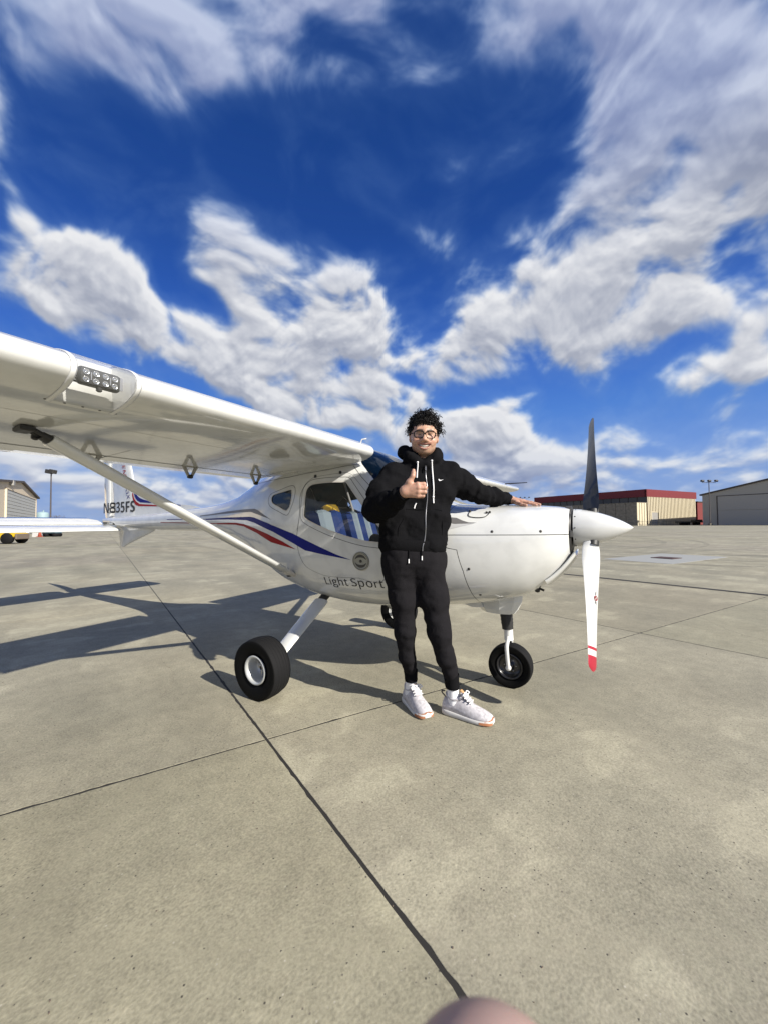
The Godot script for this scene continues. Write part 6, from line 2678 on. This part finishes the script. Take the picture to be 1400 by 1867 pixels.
	block(cop, Vector3.ZERO, u, v, -0.12, 37.0, 6.3, 6.42, -5.05, 0.15)
	put("coping", cop, cw, H)
	# ---- dark red shed between the two hangars
	var S := thing("red_shed", "low dark red building standing between the two hangars on the right", "shed", Vector3(101.0, -0.05, -124.0))
	var sb := Mb.new()
	block(sb, Vector3.ZERO, v, -u, 0.0, 9.0, 0.0, 7.2, -8.0, 0.0)
	put("wall", sb, M["old red"], S)
	var se := Mb.new()
	block(se, Vector3.ZERO, v, -u, -0.2, 9.2, 7.2, 7.5, -8.2, 0.2)
	put("roof_edge", se, M["roof edge"], S)
	# ---- grey-beige hangar at the right edge
	var he := Vector3(0.53, 0, 0.848)
	var hn := Vector3(-0.848, 0, 0.53)
	var B := thing("beige_hangar", "pale beige metal hangar with a huge grey door at the right edge", "hangar", Vector3(83.2, -0.05, -100.5))
	var wall := Mb.new()
	wall.prism(v2([0, 0, 34, 0, 34, 7.9, 17, 11.6, 0, 7.9]), Vector3.ZERO, he, Vector3.UP, -hn * 30.0)
	put("wall", wall, M["hangar siding"], B)
	for i in 8:
		var sm := Mb.new()
		block(sm, Vector3.ZERO, he, hn, 0.3 + i * 0.36, 0.36 + i * 0.36, 0.0, 7.8, 0.0, 0.03)
		put("siding_rib", sm, M["hangar siding"], B)
	for k in 2:
		var e := Mb.new()
		if k == 0:
			e.prism(v2([-0.5, 7.75, 17, 11.55, 17, 11.95, -0.5, 8.12]), hn * 0.25, he, Vector3.UP, -hn * 30.5)
		else:
			e.prism(v2([17, 11.55, 34.5, 7.75, 34.5, 8.12, 17, 11.95]), hn * 0.25, he, Vector3.UP, -hn * 30.5)
		put("roof", e, M["roof edge"], B)
	for k in 2:
		var d := Mb.new()
		block(d, Vector3.ZERO, he, hn, 3.2, 31.0, [0.0, 3.83][k], [3.75, 7.35][k], 0.02, 0.14)
		put("door", d, M["hangar door"], B)
	var df := Mb.new()
	block(df, Vector3.ZERO, he, hn, 3.0, 3.2, 0.0, 7.5, 0.0, 0.18)
	block(df, Vector3.ZERO, he, hn, 3.0, 31.2, 7.35, 7.5, 0.0, 0.18)
	put("door_frame", df, M["roof edge"], B)
	# ---- hangar at the left edge: gable wall with a wide slatted door
	var le := Vector3(-0.586, 0, -0.810)
	var ln := Vector3(0.810, 0, -0.586)
	var L := thing("tan_hangar", "tan gabled hangar with a wide grey slatted door at the left edge", "hangar", Vector3(-48.5, -0.05, -48.0))
	var lw := Mb.new()
	lw.prism(v2([-1.0, 0, 35.5, 0, 35.5, 6.95, 17.5, 8.45, -1.0, 6.95]), Vector3.ZERO, le, Vector3.UP, -ln * 32.0)
	put("wall", lw, M["tan siding"], L)
	for k in 2:
		var e := Mb.new()
		e.prism(v2([-1.6, 6.85, 17.5, 8.42, 17.5, 8.72, -1.6, 7.15]) if k == 0 else v2([17.5, 8.42, 36.1, 6.85, 36.1, 7.15, 17.5, 8.72]), ln * 0.4, le, Vector3.UP, -ln * 33.0)
		put("roof", e, M["roof edge"], L)
	for i in 13:
		var d := Mb.new()
		block(d, Vector3.ZERO, le, ln, 5.8, 33.0, i * 0.5, i * 0.5 + 0.44, 0.02, 0.13)
		put("door_slat", d, M["louver"], L)
	var lf := Mb.new()
	block(lf, Vector3.ZERO, le, ln, 5.4, 5.8, 0.0, 6.7, 0.0, 0.2)
	block(lf, Vector3.ZERO, le, ln, 33.0, 33.3, 0.0, 6.7, 0.0, 0.2)
	block(lf, Vector3.ZERO, le, ln, 5.4, 33.3, 6.5, 6.7, 0.0, 0.2)
	put("door_frame", lf, M["tan siding"], L)
	var lv := Mb.new()
	block(lv, Vector3.ZERO, le, ln, 8.0, 9.2, 7.2, 7.9, 0.0, 0.5)
	put("wall_lamp", lv, M["grey door"], L)
	# ---- lamp posts
	lamp_post(Vector3(-52.0, 0, -60.0), 9.9, "flood", "dark lamp post with a boxy floodlight near the tan hangar")
	lamp_post(Vector3(80.0, 0, -94.5), 10.8, "three", "thin lamp post with three heads in front of the beige hangar")
	lamp_post(Vector3(71.6, 0, -199.0), 14.0, "four", "distant lamp post with a row of heads, just above the man's hand")
	# ---- tank, tree, machines at the left
	var T := thing("water_tank", "pale blue upright storage tank beside the tan hangar", "tank", Vector3(-79.0, 0, -89.0))
	var tm := Mb.new()
	tm.lathe(v2([0.0, 0.0, 1.15, 0.0, 1.15, 4.2, 1.0, 4.5, 0.3, 4.7, 0.0, 4.7]), Vector3.ZERO, Vector3.UP, 28)
	put("shell", tm, M["tank"], T)
	var tl := Mb.new()
	tl.tube(PackedVector3Array([Vector3(0.2, 4.6, 0), Vector3(0.2, 5.0, 0)]), 0.15, 8)
	put("hatch", tl, M["tank"], T)
	bare_tree(Vector3(-103.0, 0, -121.0))
	tow_tractor(Vector3(-26.95, 0, -27.0))
	var W := thing("white_barrier", "small white barrier block on the apron beside the yellow tractor", "barrier", Vector3(-40.8, 0, -45.5))
	var wb := Mb.new()
	wb.prism(v2([-0.35, 0, 0.35, 0, 0.22, 0.9, -0.22, 0.9]), Vector3(0, 0, -0.5), Vector3.RIGHT, Vector3.UP, Vector3(0, 0, 1.0))
	put("block", wb, M["sole"] if M.has("sole") else M["white metal"], W)
	var C := thing("traffic_cone", "orange traffic cone standing far off beside the white barrier", "traffic cone", Vector3(-40.2, 0, -45.0))
	var cb := Mb.new()
	cb.box(Vector3(0, 0.03, 0), Vector3(0.5, 0.06, 0.5))
	put("base", cb, M["cone"], C)
	var cc := Mb.new()
	cc.lathe(v2([0.0, 0.05, 0.20, 0.05, 0.05, 0.85, 0.0, 0.86]), Vector3.ZERO, Vector3.UP, 16)
	put("cone_body", cc, M["cone"], C)
	var K := thing("equipment_cart", "blue-grey equipment cart parked far off beyond the tail", "cart", Vector3(-39.2, 0, -45.6))
	var kb := Mb.new()
	kb.box(Vector3(0, 0.75, 0), Vector3(1.5, 0.7, 0.9), Basis.IDENTITY, 0.06)
	put("body", kb, M["machine blue"], K)
	var kt := Mb.new()
	kt.box(Vector3(-0.9, 0.42, 0), Vector3(0.8, 0.06, 0.06))
	put("tow_bar", kt, M["dark metal"], K)
	for x in [-0.5, 0.5]:
		var kw := Mb.new()
		kw.lathe(v2([0.0, -0.5, 0.22, -0.5, 0.22, 0.5, 0.0, 0.5]), Vector3(x, 0.22, 0), Vector3(0, 0, 1), 14)
		put("wheel", kw, M["rubber"], K)
	# ---- trailer and railing before the red-topped hangar
	var R := thing("flat_trailer", "dark flat trailer parked between the red-topped hangar and the lamp post", "trailer", Vector3(84.0, 0, -106.0))
	var rb := Mb.new()
	rb.box(Vector3(0, 0.85, 0), Vector3(6.4, 0.35, 2.0), Basis.IDENTITY, 0.04)
	put("deck", rb, M["dark metal"], R)
	var rl := Mb.new()
	rl.box(Vector3(2.0, 1.25, 0), Vector3(2.0, 0.5, 1.6), Basis.IDENTITY, 0.05)
	put("load", rl, M["black"], R)
	for x in [-1.8, -0.9, 1.9]:
		var w := Mb.new()
		w.lathe(v2([0.0, -1.0, 0.36, -1.0, 0.4, -0.9, 0.4, 0.9, 0.36, 1.0, 0.0, 1.0]), Vector3(x, 0.40, 0), Vector3(0, 0, 1), 16)
		put("wheel", w, M["rubber"], R)
	var F := thing("railing", "thin dark railing along the foot of the red-topped hangar", "railing", Vector3(65.0, 0, -104.0))
	var fe := Vector3(0.93, 0, -0.03).normalized()
	for y in [0.35, 1.15]:
		var q := Mb.new()
		q.tube(PackedVector3Array([Vector3(0, y, 0), fe * 15.5 + Vector3(0, y, 0)]), 0.035, 5)
		put("rail", q, M["dark metal"], F)
	var pk := Mb.new()
	for i in 32:
		pk.tube(PackedVector3Array([fe * (i * 0.5), fe * (i * 0.5) + Vector3(0, 1.3, 0)]), 0.03, 4)
		pk.group += 2
	put("pickets", pk, M["dark metal"], F).set_meta("kind", "stuff")


func lamp_post(at: Vector3, h: float, kind: String, label: String) -> void:
	var P := thing("lamp_post", label, "lamp post", at, 0.0, "lamp posts round the apron")
	var pm := Mb.new()
	pm.tube(PackedVector3Array([Vector3.ZERO, Vector3(0, h, 0)]), PackedFloat32Array([0.12, 0.08]), 10)
	put("pole", pm, M["pole"], P)
	var bm := Mb.new()
	bm.box(Vector3(0, 0.25, 0), Vector3(0.7, 0.5, 0.7), Basis.IDENTITY, 0.04)
	put("footing", bm, M["concrete wall"], P)
	if kind == "flood":
		for x in [-0.25, 0.35]:
			var l := Mb.new()
			l.box(Vector3(x, h - 0.1, 0.1), Vector3(0.72, 0.62, 0.8), Basis(Vector3.BACK, -0.2), 0.05)
			put("lamp_head", l, M["dark metal"], P)
		return
	var n := 3 if kind == "three" else 4
	var span := 1.7 if n == 3 else 3.4
	var arm := Mb.new()
	arm.tube(PackedVector3Array([Vector3(-span, h - 0.25, 0), Vector3(span, h - 0.25, 0)]), 0.06, 6)
	put("cross_arm", arm, M["pole"], P)
	for i in n:
		var x := lerpf(-span, span, float(i) / (n - 1))
		var l := Mb.new()
		l.box(Vector3(x, h + 0.15, 0.15), Vector3(0.75, 0.45, 0.5), Basis(Vector3.RIGHT, 0.4), 0.06)
		put("lamp_head", l, M["dark metal"], P)


func bare_tree(at: Vector3) -> void:
	var T := thing("bare_tree", "small leafless tree far off between the lamp post and the tail", "tree", at)
	var r := RandomNumberGenerator.new()
	r.seed = 31
	var trunk := Mb.new()
	trunk.tube(PackedVector3Array([Vector3.ZERO, Vector3(0.1, 1.2, 0), Vector3(0.0, 2.2, 0.1)]), PackedFloat32Array([0.25, 0.2, 0.15]), 8)
	put("trunk", trunk, M["bark"], T)
	var tw := Mb.new()
	for i in 90:
		var a := r.randf() * TAU
		var up := r.randf_range(0.3, 1.0)
		var b := Vector3(0, r.randf_range(1.0, 2.2), 0)
		var d := Vector3(cos(a), up * 1.3, sin(a)).normalized()
		var l := r.randf_range(1.6, 3.4)
		var m := b + d * l * 0.5 + Vector3(r.randf() - 0.5, 0.2, r.randf() - 0.5) * 0.5
		var e := b + d * l + Vector3(r.randf() - 0.5, 0.4, r.randf() - 0.5) * 1.0
		tw.tube(PackedVector3Array([b, m, e]), PackedFloat32Array([0.06, 0.04, 0.015]), 4)
		for k in 4:
			var s := m.lerp(e, r.randf())
			tw.tube(PackedVector3Array([s, s + Vector3(r.randf() - 0.5, r.randf() * 0.8, r.randf() - 0.5) * 1.4]), PackedFloat32Array([0.025, 0.01]), 3)
	put("crown", tw, M["bark"], T).set_meta("kind", "stuff")


func tow_tractor(at: Vector3) -> void:
	var T := thing("tow_tractor", "yellow airport tow tractor partly hidden behind the near tailplane", "tow tractor", at, deg_to_rad(8))
	var b := Mb.new()
	b.prism(v2([-1.5, 0.35, 1.25, 0.35, 1.35, 0.55, 1.30, 0.95, 0.4, 1.05, 0.3, 0.85, -0.5, 0.85, -0.55, 1.1, -1.5, 1.1]), Vector3(0, 0, -0.65), Vector3.RIGHT, Vector3.UP, Vector3(0, 0, 1.3))
	put("body", b, M["tug yellow"], T)
	var h := Mb.new()
	h.box(Vector3(0.85, 1.05, 0), Vector3(0.8, 0.12, 1.1), Basis.IDENTITY, 0.04)
	put("bonnet", h, M["tug yellow"], T)
	var s := Mb.new()
	s.box(Vector3(-0.1, 1.0, 0), Vector3(0.5, 0.2, 0.9), Basis.IDENTITY, 0.05)
	s.box(Vector3(-0.4, 1.25, 0), Vector3(0.15, 0.5, 0.9), Basis.IDENTITY, 0.05)
	put("seat", s, M["black"], T)
	var w := Mb.new()
	w.tube(PackedVector3Array([Vector3(0.45, 1.0, 0), Vector3(0.25, 1.35, 0)]), 0.03, 6)
	put("steering_column", w, M["dark metal"], T)
	var bp := Mb.new()
	bp.box(Vector3(1.42, 0.5, 0), Vector3(0.14, 0.4, 1.2), Basis.IDENTITY, 0.04)
	put("bumper", bp, M["bark"], T)
	for x in [-0.95, 0.95]:
		for z in [-0.62, 0.62]:
			var t := Mb.new()
			t.lathe(v2([0.0, -0.15, 0.33, -0.15, 0.38, -0.1, 0.38, 0.1, 0.33, 0.15, 0.0, 0.15]), Vector3(x, 0.38, z), Vector3(0, 0, 1), 18)
			put("wheel", t, M["rubber"], T)


# ------------------------------------------------------------------ marks on the apron, and the finger at the lens
func build_small_things() -> void:
	var root: Node3D = get_node("concrete_apron")
	# lighter patch with a drain cover
	mat("new concrete", lin(0.31, 0.315, 0.30), 0.85)
	mat("drain rust", lin(0.06, 0.028, 0.024), 0.8)
	var a := Vector3(6.7, 0, -11.75)
	var e := Vector3(0.864, 0, -0.504)
	var n := Vector3(0.5815, 0, 0.8136)
	var p := Mb.new()
	block(p, a, e, n, 0.0, 3.6, -0.02, 0.006, -0.1, 1.75)
	put("patch", p, M["new concrete"], root)
	var d := Mb.new()
	block(d, a, e, n, 1.45, 2.05, 0.006, 0.022, 0.55, 1.15)
	put("drain_cover", d, M["drain rust"], root)
	# tar along one of the long joints
	var t := Mb.new()
	t.smooth = false
	var rr := RandomNumberGenerator.new()
	rr.seed = 8
	var last := PackedVector3Array()
	for i in 60:
		var q := ground_at(-6.0 + i * 0.45, 2.0 * SLAB_W)
		var c := Vector3(q.x, 0.004, q.y)
		var w := 0.055 + rr.randf() * 0.012
		var now := PackedVector3Array([c - Vector3(ACROSS.x, 0, ACROSS.y) * w, c + Vector3(ACROSS.x, 0, ACROSS.y) * w])
		if last.size():
			t.quad(last[0], last[1], now[1], now[0])
		last = now
	put("tar_seam", t, M["joint tar"], root, false)
	# faint tyre marks that curve over the far slabs
	for q in [[Vector2(14.0, -19.0), 9.0, 3.5, 5.6], [Vector2(14.0, -19.0), 10.6, 3.4, 5.5], [Vector2(20.0, -24.0), 14.0, 3.3, 5.0], [Vector2(2.0, -30.0), 16.0, 5.2, 6.1], [Vector2(2.0, -30.0), 17.7, 5.2, 6.1]]:
		var tm := Mb.new()
		tm.smooth = false
		tm.colored = true
		tm.col = Color(0.80, 0.80, 0.81)
		var steps := 40
		for i in steps:
			var pts := []
			for k in 2:
				var an: float = lerpf(q[2], q[3], float(i + k) / steps)
				for w in [-0.11, 0.11]:
					var c: Vector2 = q[0] + Vector2(cos(an), -sin(an)) * (q[1] + w)
					pts.append(Vector3(c.x, 0.003, c.y))
			tm.quad(pts[0], pts[1], pts[3], pts[2])
		for p2 in tm.v:
			tm.uv.append(Vector2(p2.x, p2.z) / 2.4)
			tm.uv2.append(Vector2(p2.x * 0.809 - p2.z * 0.588, p2.x * 0.588 + p2.z * 0.809) / 17.0 + Vector2(0.31, 0.12))
		put("tyre_mark", tm, M["concrete"], root, false)
	# hairline cracks in the near slabs
	var cracks := [[Vector3(-1.5, 0, -2.6), Vector3(-1.62, 0, -3.0), Vector3(-1.95, 0, -3.4), Vector3(-2.02, 0, -3.9)], [Vector3(3.9, 0, -3.3), Vector3(3.6, 0, -3.9), Vector3(3.75, 0, -4.6)]]
	for q in cracks:
		var path := curve3(q, 14)
		for i in path.size():
			path[i] += Vector3(rr.randf() - 0.5, 0, rr.randf() - 0.5) * 0.022
			path[i].y = -0.0004
		var cm := Mb.new()
		cm.tube(path, 0.0011, 4, true)
		put("crack", cm, M["bark"], root)
	# bits of grit and leaf on the concrete near the camera
	var g := Mb.new()
	g.smooth = false
	for i in 130:
		var z := -0.7 - pow(rr.randf(), 1.6) * 4.5
		var x := (rr.randf() - 0.5) * 2.3 * -z
		var s := rr.randf_range(0.0010, 0.0026) * (1.0 + 0.25 * -z)
		g.box(Vector3(x, s * 0.4, z), Vector3(s, s * 0.7, s * rr.randf_range(0.6, 1.8)), Basis(Vector3.UP, rr.randf() * TAU))
	var go := put("grit", g, M["bark"], null)
	go.set_meta("kind", "stuff")
	tag(go, "scattered dark grit lying on the concrete", "grit")
	# the finger of the one who holds the camera, at the lower edge of the lens
	var F := thing("fingertip", "blurred pink fingertip of the photographer at the bottom edge", "finger", Vector3(0.0138, 1.0655, -0.052))
	var ff := Field.new()
	ff.chain([Vector3(0, 0, 0), Vector3(0.004, -0.020, 0.006), Vector3(0.012, -0.045, 0.020), Vector3(0.025, -0.075, 0.040)], [0.0148, 0.0148, 0.0145, 0.0145], 0.008)
	var fm := Mb.new()
	ff.skin(fm, 0.0012, func(w: Vector3) -> Color: return Color(0.47, 0.31, 0.26))
	put("finger_skin", fm, M["skin"], F, false)
